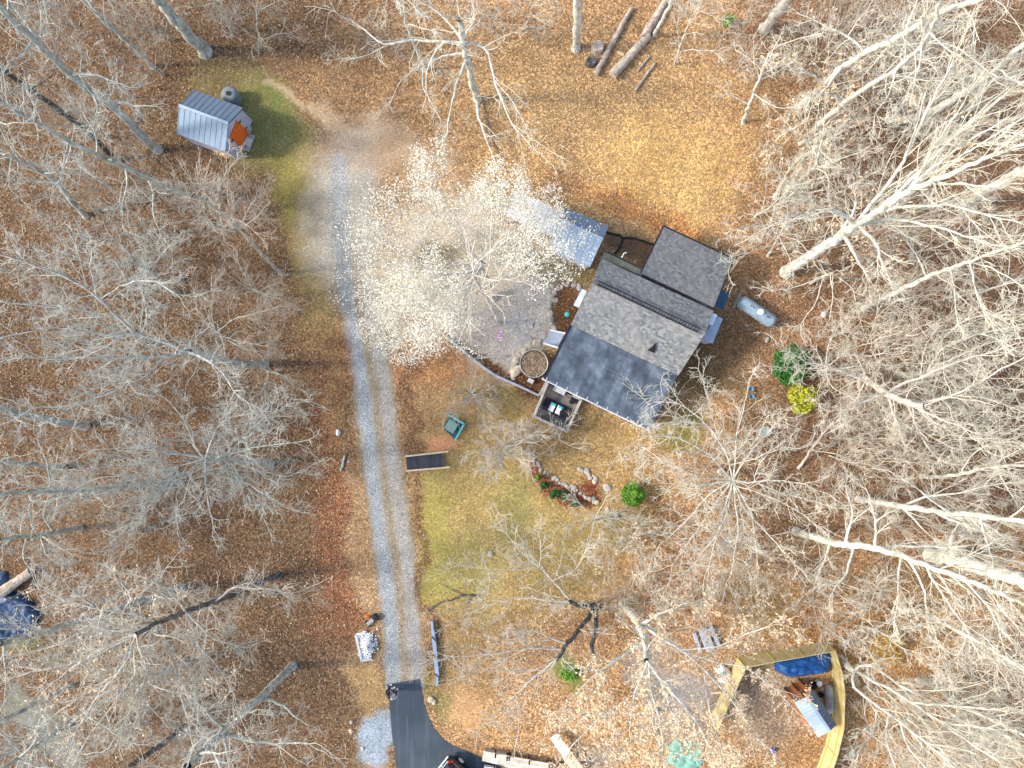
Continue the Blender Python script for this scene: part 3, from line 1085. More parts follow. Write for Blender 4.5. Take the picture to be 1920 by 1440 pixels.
tree("broad bare tree spreading a wide round crown west of the drive", [(508, 868), (470, 866), (430, 864), (385, 860)], r0=.2, r1=.14, lr=.022,
     limbs=[[(385, 860), (365, 835), (345, 785), (325, 760), (292, 735)], [(385, 855), (400, 815), (420, 785), (450, 778)], [(420, 852), (460, 815), (500, 780), (550, 755)],
            [(430, 860), (480, 880), (530, 895), (565, 885)], [(385, 862), (385, 900), (390, 935), (400, 985)], [(430, 868), (470, 920), (495, 975)],
            [(385, 858), (320, 850), (250, 838), (170, 845)], [(385, 860), (310, 880), (230, 905), (140, 920)], [(345, 865), (300, 900), (262, 950)], [(340, 856), (290, 815), (240, 790), (180, 770)],
            [(430, 856), (440, 820), (428, 775)], [(360, 860), (330, 920), (330, 980)], [(400, 860), (450, 900), (520, 940)], [(380, 862), (300, 930), (240, 985)], [(350, 862), (250, 870), (150, 880)], [(400, 850), (470, 840), (550, 830)]], dens=1.9, rise=.25)
tree("thick grey trunk lying almost level across the west edge", [(160, 798), (100, 789), (40, 776), (0, 767)], r0=.28, r1=.16, top=14, auto=6, L=5)
tree("straight grey trunk at the west edge below the thick level one", [(120, 876), (80, 873), (40, 869), (0, 866)], r0=.18, r1=.1, top=12, auto=6, L=4)
tree("long thin grey trunk running from the wide round crown to the west edge", [(312, 905), (240, 912), (140, 921), (60, 924), (0, 925)], r0=.14, r1=.07, limbs=[[(60, 924), (52, 955), (62, 990)], [(140, 921), (120, 900), (70, 890)], [(100, 922), (90, 870), (70, 820)]], auto=3, L=4)
tree("bare grey tree crowding the west edge north of the blue sheets", [(150, 990), (100, 1000), (50, 1005), (0, 1012)], r0=.2, r1=.1, limbs=[[(100, 1000), (80, 970), (90, 930)], [(50, 1005), (40, 1040), (60, 1075), (75, 1110)], [(75, 1003), (85, 1040), (110, 1060)]], auto=4, L=4, dens=1.3)
tree("dark-barked tree with tan leaves in the south-west wood", [(522, 1078), (475, 1098), (430, 1119), (385, 1135), (347, 1146), (300, 1166), (255, 1190)], r0=.2, r1=.1, tone='darkpale', lr=.03,
     limbs=[[(300, 1166), (290, 1210), (270, 1260), (262, 1330)], [(300, 1166), (320, 1220), (355, 1250)], [(255, 1190), (190, 1215), (110, 1270)], [(255, 1190), (240, 1240), (180, 1310), (150, 1360)],
            [(347, 1146), (365, 1190), (378, 1240)], [(300, 1166), (240, 1150), (170, 1140), (110, 1120)], [(400, 1128), (440, 1100), (500, 1105), (545, 1112)], [(347, 1146), (400, 1200), (460, 1215)],
            [(285, 1175), (230, 1235), (215, 1330)], [(270, 1180), (160, 1240), (60, 1260)], [(290, 1170), (250, 1270), (160, 1390)], [(300, 1166), (330, 1260), (345, 1330)], [(300, 1166), (220, 1260), (100, 1340)], [(300, 1166), (270, 1290), (205, 1400)], [(320, 1160), (400, 1240), (440, 1300)], [(300, 1170), (190, 1190), (70, 1220)], [(347, 1146), (310, 1100), (250, 1075)]], dens=1.8, rise=.3, leaf=('leaf_tan', 1700, .09))
tree("long grey trunk crossing above the dark-barked leafy tree", [(342, 1101), (300, 1118), (262, 1127), (200, 1150), (130, 1171), (60, 1190), (0, 1206)], r0=.24, r1=.14, limbs=[[(250, 1130), (240, 1105), (215, 1080)], [(262, 1127), (275, 1100), (300, 1085), (310, 1065)], [(200, 1150), (150, 1120), (120, 1090)]], auto=3, L=4, t0=.6)
tree("dark thin trunk under the leafy south-west crown", [(350, 1238), (300, 1264), (250, 1288), (190, 1318), (130, 1352), (60, 1402), (0, 1445)], r0=.15, r1=.08, limbs=[[(272, 1278), (276, 1320), (300, 1345)], [(265, 1280), (245, 1320), (240, 1345)], [(272, 1278), (310, 1295), (350, 1300)]], auto=3, L=4)
tree("leaning pale grey tree at the south edge west of the gravel pile", [(549, 1248), (525, 1272), (490, 1306), (455, 1336), (420, 1372), (385, 1405), (350, 1440)], r0=.26, r1=.2, lr=.04,
     limbs=[[(420, 1372), (450, 1385), (500, 1392), (580, 1395)], [(440, 1355), (395, 1372), (360, 1400), (340, 1440)], [(490, 1306), (530, 1320), (560, 1350)], [(420, 1372), (425, 1410), (432, 1440)]], top=14, auto=4, L=5)
tree("dark grey trunk near the south edge beside the leaning pale one", [(346, 1364), (310, 1392), (270, 1418), (238, 1440)], r0=.2, r1=.12, tone='dark', top=13, auto=5, L=5)
tree("straight grey trunk above the mossy track in the south-west corner", [(135, 1286), (90, 1308), (50, 1328), (0, 1352)], r0=.17, r1=.09, top=13, auto=6, L=4)
tree("pale forked tree in the south-west corner over the mossy track", [(160, 1345), (105, 1375), (70, 1390), (0, 1420)], r0=.17, r1=.08, limbs=[[(70, 1390), (72, 1360), (78, 1330)], [(70, 1390), (100, 1400), (125, 1420)], [(70, 1390), (60, 1415), (50, 1440)]], auto=3, L=3)
tree("scrubby tan tree of fine twigs by the bend of the gravel drive", [(455, 650), (430, 640), (405, 625)], r0=.1, r1=.05, style='brush', tone='brown', limbs=[[(405, 625), (440, 595), (475, 590), (520, 575)], [(405, 625), (370, 590), (365, 550)], [(415, 630), (450, 640), (500, 650)], [(405, 625), (395, 580), (400, 540)]], dens=1.8, auto=3, L=2, lr=.015, twig_r=.010)
tree("brown brushy tree between the big oak and the grassy verge", [(500, 560), (485, 548), (470, 538)], r0=.08, r1=.04, style='brush', tone='brown', auto=8, L=3.0, t0=.3, dens=1.7, lr=.012, twig_r=.010)
tree("brown brushy tree in front of the shed door side wood", [(478, 398), (474, 390), (468, 380)], r0=.06, r1=.03, style='brush', tone='brown', auto=7, L=1.8, t0=.3, dens=1.5, lr=.012, twig_r=.010)
tree("low brushy tree close to the leaf-strewn verge south of the oak", [(520, 700), (505, 694), (490, 690)], r0=.07, r1=.03, style='brush', tone='brown', auto=7, L=2.6, t0=.3, dens=1.3, lr=.012, twig_r=.009)
# north edge
tree("spreading pale tree at the top of the lawn with drooping limbs", [(895, 186), (888, 160), (880, 130), (872, 100), (868, 78)], r0=.26, r1=.16, lr=.03, tone='pale', top=11,
     limbs=[[(872, 84), (905, 83), (918, 105), (927, 150), (940, 185), (960, 235), (985, 262)], [(872, 84), (845, 72), (820, 90), (800, 125), (800, 160)],
            [(870, 80), (878, 55), (890, 40), (886, 5)], [(868, 78), (848, 50), (820, 20), (795, 5)], [(868, 80), (862, 40), (856, 0)], [(875, 110), (860, 145), (845, 200), (835, 260)],
            [(895, 180), (898, 220), (915, 270), (935, 318)], [(927, 150), (965, 195), (985, 235)], [(872, 100), (830, 105), (805, 120)], [(870, 85), (840, 78), (775, 75), (720, 85), (660, 40)]], rise=-.02, dens=.9)
tree("slender pale tree beside the spreading one on the north edge", [(803, 128), (790, 112), (772, 75), (760, 40), (746, 0)], r0=.12, r1=.05, tone='pale', limbs=[[(795, 118), (790, 150), (800, 180), (822, 215)], [(772, 75), (730, 80), (690, 105), (655, 110)], [(795, 118), (750, 150), (730, 195)]], rise=.05, dens=.9, top=12, auto=3, L=3)
tree("straight pale trunk beside the cut logs", [(1080, 91), (1081, 60), (1082, 30), (1083, -8)], r0=.27, r1=.2, tone='pale', top=16, auto=6, L=5)
tree("thin pale trunk crossing over the thick log", [(1226, 66), (1238, 44), (1252, 18), (1264, -8)], r0=.14, r1=.08, tone='pale', top=12, auto=6, L=4)
tree("stout pale trunk at the north edge behind the cut logs", [(1433, 54), (1448, 36), (1463, 18), (1480, -5)], r0=.34, r1=.25, tone='pale', top=18, auto=5, L=5)
tree("small twiggy tree north of the grassy clearing by the shed", [(436, 64), (424, 40), (410, 15), (396, -5)], r0=.08, r1=.04, tone='brown', auto=6, L=2.5, t0=.2, dens=1.0)
tree("thin brown sapling with fine twigs at the edge of the clearing", [(485, 100), (484, 75), (482, 40), (483, 0)], r0=.06, r1=.03, tone='brown', style='brush', auto=7, L=2.2, t0=.15, dens=1.2, lr=.012)
tree("thin twiggy sapling on the north edge between two pale trees", [(980, 55), (990, 40), (998, 15), (1005, -5)], r0=.06, r1=.03, tone='tan', style='brush', auto=6, L=2.2, t0=.15, dens=1.0, lr=.012)
tree("spindly white sapling right by the logs, bare to its tip", [(1265, 120), (1275, 85), (1290, 50), (1300, 10)], r0=.06, r1=.03, tone='pale', style='brush', auto=6, L=2.4, t0=.15, dens=1.0, lr=.012)

# east wood, sunlit and pale
tree("broken pale snag at the edge of the east wood", [(1394, 231), (1403, 200), (1413, 173), (1424, 145), (1431, 127), (1445, 98)], r0=.13, r1=.06, tone='pale', limbs=[[(1431, 127), (1442, 115), (1450, 92)], [(1413, 173), (1440, 195), (1470, 205)], [(1405, 195), (1375, 180), (1355, 172)]], dens=1.0, auto=2, L=2)
tree("gnarled pale tree leaning east near the north edge", [(1497, 200), (1517, 184), (1545, 158), (1580, 125), (1620, 100), (1664, 80), (1710, 55), (1745, 30), (1800, 10), (1860, -8)], r0=.22, r1=.12, tone='pale', lr=.03,
     limbs=[[(1664, 87), (1700, 86), (1740, 77), (1790, 85), (1825, 110), (1870, 145)], [(1580, 125), (1560, 150), (1545, 170), (1530, 185)], [(1620, 100), (1600, 70), (1560, 55), (1500, 25)], [(1710, 55), (1740, 60), (1780, 40)], [(1545, 158), (1520, 140), (1470, 130)], [(1700, 60), (1712, 20), (1722, -5)]], dens=1.1, rise=.3)
tree("long straight pale tree running parallel to the gnarled one", [(1512, 257), (1545, 225), (1582, 192), (1630, 160), (1680, 130), (1727, 88), (1748, 50), (1765, 0)], r0=.2, r1=.07, tone='pale', limbs=[[(1680, 130), (1668, 175), (1640, 215)], [(1727, 88), (1725, 125), (1710, 160), (1690, 200)], [(1582, 192), (1560, 175), (1520, 178)]], dens=1.1, auto=3, L=4)
tree("forked pale snag with stub limbs beside the grassy lawn edge", [(1477, 357), (1502, 335), (1527, 315), (1537, 285), (1541, 262)], r0=.15, r1=.06, tone='pale', extra=[[(1478, 352), (1495, 325), (1508, 300)]], auto=3, L=2.5, dens=1.1)
tree("short pale stub of a trunk beside the forked snag", [(1453, 370), (1462, 352), (1474, 327)], r0=.14, r1=.08, tone='pale', auto=3, L=2.5, dens=.9, t0=.4)
tree("great white-barked tree with a fan of straight branches east of the house", [(1474, 510), (1520, 480), (1562, 452), (1600, 425), (1650, 393), (1700, 362), (1750, 338), (1800, 318), (1860, 290), (1925, 268)], r0=.38, r1=.05, tone='pale', style='fan', lr=.03,
     limbs=[[(1600, 425), (1640, 375), (1680, 325), (1700, 295), (1723, 243), (1745, 190), (1790, 110)], [(1640, 400), (1690, 355), (1745, 300), (1790, 255), (1850, 205), (1920, 150)], [(1700, 362), (1740, 320), (1800, 275), (1880, 225)],
            [(1600, 425), (1660, 392), (1720, 385), (1790, 385), (1850, 405), (1920, 420)], [(1590, 432), (1640, 412), (1700, 412), (1770, 430), (1860, 460)], [(1580, 440), (1600, 470), (1625, 520)], [(1562, 452), (1600, 400), (1610, 380), (1604, 370)],
            [(1740, 342), (1800, 345), (1860, 350), (1920, 345)], [(1610, 418), (1560, 392), (1520, 395), (1470, 410)], [(1610, 420), (1645, 460), (1665, 520)], [(1700, 362), (1722, 330), (1760, 260), (1810, 190)], [(1723, 343), (1790, 300), (1860, 255), (1930, 215)]], dens=1.35, rise=.9)
tree("straight white trunk rising from the brush east of the gas tank", [(1620, 578), (1660, 558), (1700, 538), (1740, 519), (1780, 503), (1820, 490), (1870, 470), (1925, 452)], r0=.2, r1=.06, tone='pale', style='fan', limbs=[[(1780, 503), (1788, 540), (1795, 590)], [(1820, 490), (1830, 550), (1862, 610)], [(1740, 519), (1720, 480), (1700, 450)], [(1820, 490), (1870, 505), (1920, 540)], [(1690, 543), (1660, 520), (1640, 500)]], dens=1.2, rise=.6)
tree("thick blurred pale trunk standing tall at the upper east edge", [(1800, 388), (1840, 362), (1880, 340), (1925, 316)], r0=.34, r1=.24, tone='pale', top=22, auto=5, L=5)
tree("mossy pale tree whose trunk slants behind the gnarled one", [(1668, 224), (1710, 222), (1755, 206), (1800, 178), (1835, 155), (1870, 125), (1925, 80)], r0=.3, r1=.14, tone='pale', limbs=[[(1870, 125), (1890, 110), (1925, 95)], [(1835, 155), (1800, 145), (1770, 120)]], auto=4, L=5, dens=1.2)
tree("thin pale pole between the gnarled tree and the great white one", [(1682, 217), (1700, 175), (1722, 140), (1728, 95), (1740, 40)], r0=.12, r1=.05, tone='tan', auto=5, L=3, t0=.4)
tree("tan twisting tree with long curved limbs across the east wood", [(1585, 690), (1610, 705), (1640, 722), (1664, 738), (1690, 752), (1730, 762)], r0=.3, r1=.14, tone='tan', lr=.035,
     limbs=[[(1664, 738), (1680, 722), (1715, 715), (1747, 697), (1790, 680), (1850, 662), (1925, 640)], [(1690, 752), (1740, 775), (1797, 797), (1840, 820), (1865, 828)], [(1690, 755), (1730, 755), (1790, 742), (1847, 710), (1925, 668)],
            [(1664, 738), (1640, 745), (1605, 760), (1580, 775)], [(1664, 742), (1672, 765), (1680, 790)], [(1790, 742), (1850, 745), (1925, 775)], [(1640, 722), (1600, 705), (1560, 690), (1525, 680)]], dens=1.25, rise=.35)
tree("pale tree with wavy limbs north of the tan twisting one", [(1682, 702), (1715, 702), (1738, 697)], r0=.22, r1=.14, tone='pale', lr=.04, limbs=[[(1738, 697), (1752, 672), (1768, 650), (1800, 637), (1850, 622), (1925, 606)], [(1752, 672), (1762, 640), (1790, 610), (1840, 590), (1925, 590)], [(1738, 697), (1800, 665), (1860, 640), (1925, 632)], [(1800, 637), (1830, 620), (1880, 640), (1920, 665)]], dens=1.2, rise=.35)
tree("pale tree with an arching limb in the middle of the east wood", [(1680, 795), (1700, 800), (1720, 800)], r0=.2, r1=.13, tone='pale', lr=.035, limbs=[[(1720, 800), (1747, 820), (1797, 846), (1850, 838), (1925, 812)], [(1720, 800), (1760, 792), (1800, 775), (1860, 770), (1925, 790)], [(1700, 800), (1690, 830), (1720, 850), (1732, 865)], [(1720, 800), (1680, 802), (1640, 808)], [(1720, 800), (1738, 840), (1770, 870), (1800, 872)]], dens=1.2, rise=.35)
tree("slim pale trunk lying flat above the forked eastern limb", [(1728, 893), (1765, 893), (1800, 890), (1850, 877), (1925, 872)], r0=.15, r1=.08, tone='pale', limbs=[[(1800, 890), (1820, 850), (1860, 830)], [(1850, 877), (1880, 860), (1925, 835)], [(1870, 876), (1890, 920), (1920, 960)]], auto=3, L=3, dens=1.2)
tree("bright pale trunk pointing east through dense grey twigs", [(1610, 936), (1650, 943), (1690, 949), (1750, 958), (1820, 965), (1925, 978)], r0=.22, r1=.12, tone='pale', style='fan', limbs=[[(1690, 949), (1740, 930), (1800, 925), (1870, 905)], [(1750, 958), (1800, 985), (1860, 1000)], [(1690, 949), (1720, 980), (1750, 1010)]], auto=4, L=4, dens=1.2)
tree("open-crowned white tree standing on the slope south-east of the house", [(1352, 885), (1362, 892), (1374, 902)], r0=.22, r1=.13, tone='pale', lr=.025,
     limbs=[[(1374, 902), (1368, 870), (1355, 835), (1325, 795), (1290, 765), (1240, 742)], [(1378, 900), (1380, 860), (1378, 825), (1390, 785), (1400, 740)], [(1355, 835), (1335, 780), (1320, 720)],
            [(1376, 903), (1410, 905), (1445, 900), (1500, 905), (1555, 928)], [(1410, 900), (1422, 870), (1436, 850), (1470, 838), (1495, 842)], [(1374, 905), (1390, 945), (1415, 975), (1445, 1005), (1475, 1040)],
            [(1374, 904), (1330, 925), (1290, 975), (1250, 1010)], [(1370, 902), (1310, 895), (1250, 868), (1205, 860)], [(1378, 906), (1440, 930), (1500, 960), (1530, 985)], [(1374, 905), (1365, 960), (1340, 1010), (1290, 1070)],
            [(1325, 795), (1280, 790), (1220, 795)], [(1380, 860), (1420, 825), (1440, 780)], [(1374, 904), (1300, 910), (1235, 905)], [(1374, 904), (1330, 960), (1260, 1060)], [(1376, 904), (1410, 960), (1420, 1050)], [(1410, 902), (1470, 925), (1560, 950)], [(1370, 900), (1330, 850), (1270, 820), (1215, 815)], [(1376, 900), (1405, 850), (1450, 800)], [(1374, 904), (1385, 990), (1370, 1080)], [(1374, 904), (1345, 1000), (1320, 1090)]], dens=2.0, rise=.3)
tree("white trunk bending east from the slope below the open-crowned tree", [(1493, 996), (1520, 1006), (1558, 1016), (1600, 1022), (1640, 1027), (1690, 1042), (1740, 1062), (1800, 1082), (1860, 1105), (1925, 1135)], r0=.27, r1=.07, tone='pale', style='fan', lr=.03,
     limbs=[[(1640, 1027), (1690, 1022), (1740, 1024), (1800, 1030), (1870, 1045)], [(1690, 1042), (1685, 1090), (1682, 1140)], [(1740, 1062), (1760, 1110), (1800, 1160)], [(1600, 1022), (1590, 1070), (1560, 1110)], [(1800, 1082), (1840, 1120), (1870, 1170)], [(1640, 1027), (1640, 970), (1625, 920)], [(1700, 1045), (1730, 1090), (1740, 1150)], [(1585, 1020), (1600, 960), (1590, 930)], [(1558, 1016), (1550, 1045), (1540, 1060)]], dens=1.25, rise=.6)
tree("massive pale trunk at the east edge above the bending white one", [(1745, 1040), (1790, 1050), (1840, 1064), (1925, 1092)], r0=.45, r1=.34, tone='pale', top=22, auto=5, L=5, limbs=[[(1790, 1050), (1780, 1010), (1800, 975)]])
tree("tan tree with a long low limb below the massive pale trunk", [(1690, 1140), (1725, 1152), (1765, 1166), (1810, 1190), (1850, 1212), (1925, 1255)], r0=.17, r1=.08, tone='tan', limbs=[[(1765, 1166), (1800, 1165), (1860, 1160)], [(1810, 1190), (1800, 1230), (1770, 1250)]], auto=4, L=4, dens=1.2)
tree("stubby pale trunk cut by the east edge near the fence", [(1888, 1236), (1905, 1245), (1930, 1256)], r0=.25, r1=.2, tone='pale', top=14, auto=6, L=4)
tree("white double-stemmed tree outside the east corner of the yellow fence", [(1570, 1234), (1588, 1246), (1603, 1257)], r0=.27, r1=.2, tone='pale', style='fan', lr=.06,
     limbs=[[(1603, 1257), (1595, 1270), (1600, 1288), (1640, 1320), (1690, 1355), (1740, 1395), (1800, 1445)], [(1603, 1257), (1625, 1272), (1665, 1290), (1710, 1318), (1760, 1352), (1830, 1400), (1900, 1445)], [(1603, 1255), (1612, 1246), (1635, 1245), (1665, 1270), (1710, 1298)],
            [(1645, 1322), (1640, 1370), (1600, 1420)], [(1710, 1318), (1780, 1325), (1860, 1330), (1920, 1330)], [(1760, 1352), (1840, 1365), (1920, 1372)], [(1690, 1355), (1700, 1400), (1740, 1445)], [(1665, 1340), (1660, 1390), (1680, 1440)]], dens=1.3, rise=.8)
tree("pale tree crowding in behind the double-stemmed one", [(1720, 1275), (1760, 1290), (1790, 1320), (1840, 1340), (1925, 1380)], r0=.18, r1=.08, tone='pale', auto=6, L=4, dens=1.2, t0=.2)
tree("pinkish twiggy tree behind the yellow shrub", [(1497, 878), (1520, 845), (1541, 815), (1560, 795)], r0=.1, r1=.05, tone='tan', limbs=[[(1541, 815), (1580, 800), (1620, 770)], [(1541, 815), (1545, 780), (1535, 750)], [(1520, 845), (1570, 850), (1600, 865)], [(1541, 815), (1500, 805), (1465, 790)]], dens=1.2, lr=.02)
tree("white multi-branched tree sprawling behind the green shrub", [(1520, 690), (1534, 692), (1546, 693)], r0=.12, r1=.08, tone='pale', limbs=[[(1540, 692), (1500, 690), (1450, 688)], [(1540, 690), (1500, 672), (1470, 650)], [(1546, 693), (1580, 660), (1620, 645), (1660, 640)], [(1546, 693), (1580, 690), (1640, 680)], [(1546, 690), (1555, 640), (1580, 600)], [(1546, 695), (1560, 730), (1600, 745)]], dens=1.5, lr=.02)
tree("pale leafy tree at the corner of the lawn and the east wood", [(1500, 270), (1515, 262), (1535, 250)], r0=.12, r1=.06, tone='pale', auto=9, L=4, t0=.1, dens=1.2, leaf=('leaf_tan', 900, .13))
tree("white twiggy tree leaning over the north-east corner of the ell roof", [(1440, 480), (1450, 462), (1462, 440)], r0=.1, r1=.05, tone='pale', limbs=[[(1450, 462), (1410, 470), (1370, 495)], [(1462, 440), (1420, 420), (1380, 430)], [(1462, 440), (1480, 400), (1470, 360)], [(1462, 440), (1500, 450), (1520, 480)]], dens=1.2, auto=3, L=3, lr=.02)
tree("white twiggy tree with drooping shoots north of the gas tank", [(1520, 530), (1540, 520), (1560, 512)], r0=.12, r1=.07, tone='pale', limbs=[[(1540, 520), (1490, 540), (1450, 545)], [(1545, 520), (1530, 570), (1500, 610)], [(1556, 515), (1562, 560), (1555, 600)], [(1560, 512), (1600, 540), (1612, 600)], [(1550, 515), (1530, 480), (1490, 470)]], rise=.05, dens=1.3, lr=.02)
# south, sunlit with dry leaves
leafy = tree("two-stemmed pale tree hung with tan leaves over the stony yard", [(1170, 1130), (1188, 1155), (1200, 1172), (1210, 1200), (1214, 1240)], r0=.3, r1=.16, tone='pale', lr=.035,
     limbs=[[(1200, 1172), (1240, 1195), (1280, 1220), (1320, 1255), (1360, 1300), (1400, 1350)], [(1214, 1240), (1222, 1300), (1240, 1360), (1245, 1440)], [(1214, 1240), (1190, 1300), (1180, 1370)], [(1214, 1240), (1250, 1290), (1300, 1340), (1330, 1400)],
            [(1280, 1220), (1340, 1215), (1400, 1190), (1440, 1175)], [(1210, 1200), (1170, 1230), (1110, 1270), (1060, 1320)], [(1280, 1220), (1330, 1240), (1400, 1250), (1450, 1290)], [(1200, 1172), (1240, 1150), (1290, 1130)], [(1320, 1255), (1330, 1330), (1360, 1430)], [(1190, 1300), (1120, 1350), (1070, 1400)]],
     dens=1.3, rise=.45, leaf=('leaf_tan', 7500, .10))
tree("leafy tan tree standing over the green sheet by the south edge", [(1215, 1330), (1228, 1360), (1240, 1400)], r0=.18, r1=.1, tone='pale', limbs=[[(1228, 1360), (1180, 1390), (1120, 1420)], [(1240, 1400), (1290, 1420), (1350, 1430)], [(1228, 1360), (1290, 1350), (1360, 1345)], [(1240, 1400), (1250, 1440)], [(1222, 1345), (1150, 1330), (1090, 1340)]], dens=1.2, auto=3, L=4, leaf=('leaf_tan', 4500, .10))
tree("dark-limbed tree reaching pale twigs west over the lawn", [(1120, 1137), (1108, 1134, 2.5), (1090, 1134, 4), (1068, 1130, 5.5)], r0=.24, r1=.13, tone='darkpale', lr=.025, extra=[[(1116, 1140), (1095, 1170, 3), (1065, 1205, 4.5), (1045, 1235, 5.5)], [(1119, 1139), (1117, 1178, 2.5), (1109, 1208, 4), (1110, 1230, 5)]],
     limbs=[[(1075, 1130), (1050, 1105), (1030, 1080), (1010, 1062), (980, 1040), (950, 1000)], [(1068, 1130), (1030, 1125), (980, 1120), (930, 1130), (880, 1150)], [(1045, 1235), (1010, 1262), (970, 1300), (920, 1345)],
            [(1065, 1205), (1030, 1195), (1000, 1180), (960, 1190)], [(1050, 1215), (1000, 1215), (930, 1225), (850, 1232)], [(1010, 1062), (1015, 1030), (1010, 1000)], [(1010, 1062), (960, 1070), (900, 1065), (860, 1060)], [(1030, 1250), (980, 1260), (920, 1255), (880, 1262)], [(970, 1300), (975, 1340), (970, 1390)], [(1040, 1090), (1080, 1070), (1100, 1030)]],
     dens=1.2, rise=.25)
tree("round twiggy tree on the lawn south of the deck", [(952, 832), (950, 834), (948, 836)], r0=.14, r1=.10, tone='tan', style='brush', auto=17, L=2.4, t0=.2, dens=1.5, lr=.014, auto_rise=.75)
tree("tan brushy bush beside the curved timber edging", [(885, 738), (884, 739), (882, 741)], r0=.1, r1=.06, tone='brown', style='brush', auto=14, L=1.7, t0=.15, dens=1.5, lr=.012, twig_r=.009, name="bare_bush", cat="bush")
tree("white twiggy bush at the end of the stone row", [(1118, 972), (1116, 975), (1113, 978)], r0=.07, r1=.05, tone='pale', style='brush', auto=10, L=2.4, t0=.1, dens=1.2, lr=.012, name="bare_bush", cat="bush")
tree("small pale bush against the outer corner of the deck", [(1050, 826), (1050, 822), (1049, 818)], r0=.05, r1=.03, tone='pale', style='brush', auto=4, L=.7, t0=.1, dens=.3, lr=.010, name="bare_bush", cat="bush")
tree("faint grey bush on the lawn between the two stone rows", [(1190, 1000), (1186, 1005), (1180, 1010)], r0=.07, r1=.05, tone='pale', style='brush', auto=9, L=2.6, t0=.1, dens=1.0, lr=.012, name="bare_bush", cat="bush")
tree("thin leaning birch pole by the flag in the courtyard", [(936, 606), (928, 588), (912, 558), (898, 535), (886, 516)], r0=.1, r1=.05, tone='tan', style='brush', limbs=[[(886, 516), (865, 520), (850, 512)], [(886, 516), (890, 495), (910, 480)], [(898, 535), (930, 522), (955, 525)]], dens=.35, auto=2, L=1.5, t0=.7, lr=.015)
# saplings and brush of the wood floor: five grown once, then set out
SAP = {}
for key, (tone, st, n, L, hgt) in {'w1': ('brown', 'brush', 9, 2.2, 3.0), 'w2': ('grey', 'oak', 8, 2.6, 4.5), 'e1': ('pale', 'oak', 9, 2.8, 4.0), 'e2': ('tan', 'brush', 10, 2.5, 3.2), 'e3': ('pale', 'oak', 8, 3.3, 5.5), 'l1': ('tan', 'brush', 9, 2.6, 3.2)}.items():
    SEED[0] += 1
    rng = np.random.default_rng(SEED[0])
    lines = [(np.array([(0, 0, -.05), (.1, .05, hgt * .5), (.0, .2, hgt)]), np.array([.06, .045, .025]), 'trunk')]
    lines += auto_limbs(lines, n, rng, .12, L, .8, .012)
    bark, twig = {'grey': ('bark_grey', 'twig_grey'), 'pale': ('bark_pale', 'twig_pale'), 'tan': ('bark_tan', 'twig_tan'), 'brown': ('bark_grey', 'twig_brown')}[tone]
    SAP[key] = make_tree("bare_sapling", "x", "sapling", lines, st, bark, twig, SEED[0], .62, .0095 if key[0] == 'w' else .0115,
                         ('leaf_tan', 420, .13) if key == 'l1' else None)
USED = set()


def sapling(key, px, py, label, group, s):
    src = SAP[key]
    r = src if key not in USED else src.copy()
    if key in USED:
        COL.objects.link(r)
        for ch in src.children:
            c = ch.copy()
            COL.objects.link(c)
            c.parent = r
    USED.add(key)
    r.location = W(px, py)
    r.rotation_euler = (0, 0, random.uniform(0, 6.28))
    r.scale = (s, s, s)
    tag(r, label, "sapling", group)


def scatter(boxes, n, keys, label, group, avoid=(), smin=.7, smax=1.35, seed=1):
    rr = random.Random(seed)
    pts = []
    tries = 0
    while len(pts) < n and tries < 5000:
        tries += 1
        x0, y0, x1, y1 = boxes[tries % len(boxes)]
        p = (rr.uniform(x0, x1), rr.uniform(y0, y1))
        if any(math.hypot(p[0] - a[0], p[1] - a[1]) < 34 for a in pts):
            continue
        if any(math.hypot(p[0] - a[0], p[1] - a[1]) < a[2] for a in avoid):
            continue
        pts.append(p)
    for i, p in enumerate(pts):
        sapling(keys[i % len(keys)], p[0], p[1], label, group, rr.uniform(smin, smax))


scatter([(1410, 30, 1760, 480), (1440, 110, 1700, 450)], 24, ['e2', 'e1', 'e2', 'e3', 'l1'], "bare sapling in the brush north-east of the house", "saplings of the north-east brush", [(1250, 430, 120), (1400, 480, 60)], seed=3)
scatter([(1545, 520, 1800, 1000)], 30, ['e1', 'e3', 'e2', 'e2'], "bare sapling in the brush east of the green and yellow shrubs", "saplings of the east brush", [(1480, 690, 70), (1500, 750, 70)], seed=4)
scatter([(1500, 1060, 1800, 1200), (1620, 1250, 1800, 1420)], 20, ['e2', 'e1', 'e3'], "pale bare sapling in the brush outside the yellow fence", "saplings outside the yellow fence", [(1500, 1270, 110), (1600, 1220, 60)], seed=5)
scatter([(1130, 980, 1480, 1160)], 12, ['l1', 'e2'], "tan bare sapling on the leafy slope above the stony yard", "saplings on the leafy slope", [(1190, 925, 50), (1280, 1250, 60)], seed=6, smin=.5, smax=.9)
scatter([(150, 30, 330, 420), (120, 420, 430, 660)], 22, ['w2', 'w1'], "grey bare sapling among the trunks of the wood west of the shed", "saplings west of the shed", [(400, 230, 110)], seed=7, smin=.6, smax=1.1)
scatter([(160, 700, 520, 1010)], 16, ['w1', 'w2'], "brown bare sapling under the wide round crown west of the drive", "saplings under the wide crown", seed=8, smin=.5, smax=.95)
scatter([(160, 1060, 540, 1400)], 20, ['w1', 'w2'], "brown bare sapling in the wood south of the wide round crown", "saplings of the south-west wood", [(100, 1370, 60)], seed=9, smin=.5, smax=1.0)
scatter([(640, 20, 1060, 110), (1280, 20, 1400, 160)], 8, ['e2', 'w1'], "small tan sapling in the leaves along the north edge", "saplings of the north edge", [(1120, 100, 60)], seed=10, smin=.4, smax=.7)


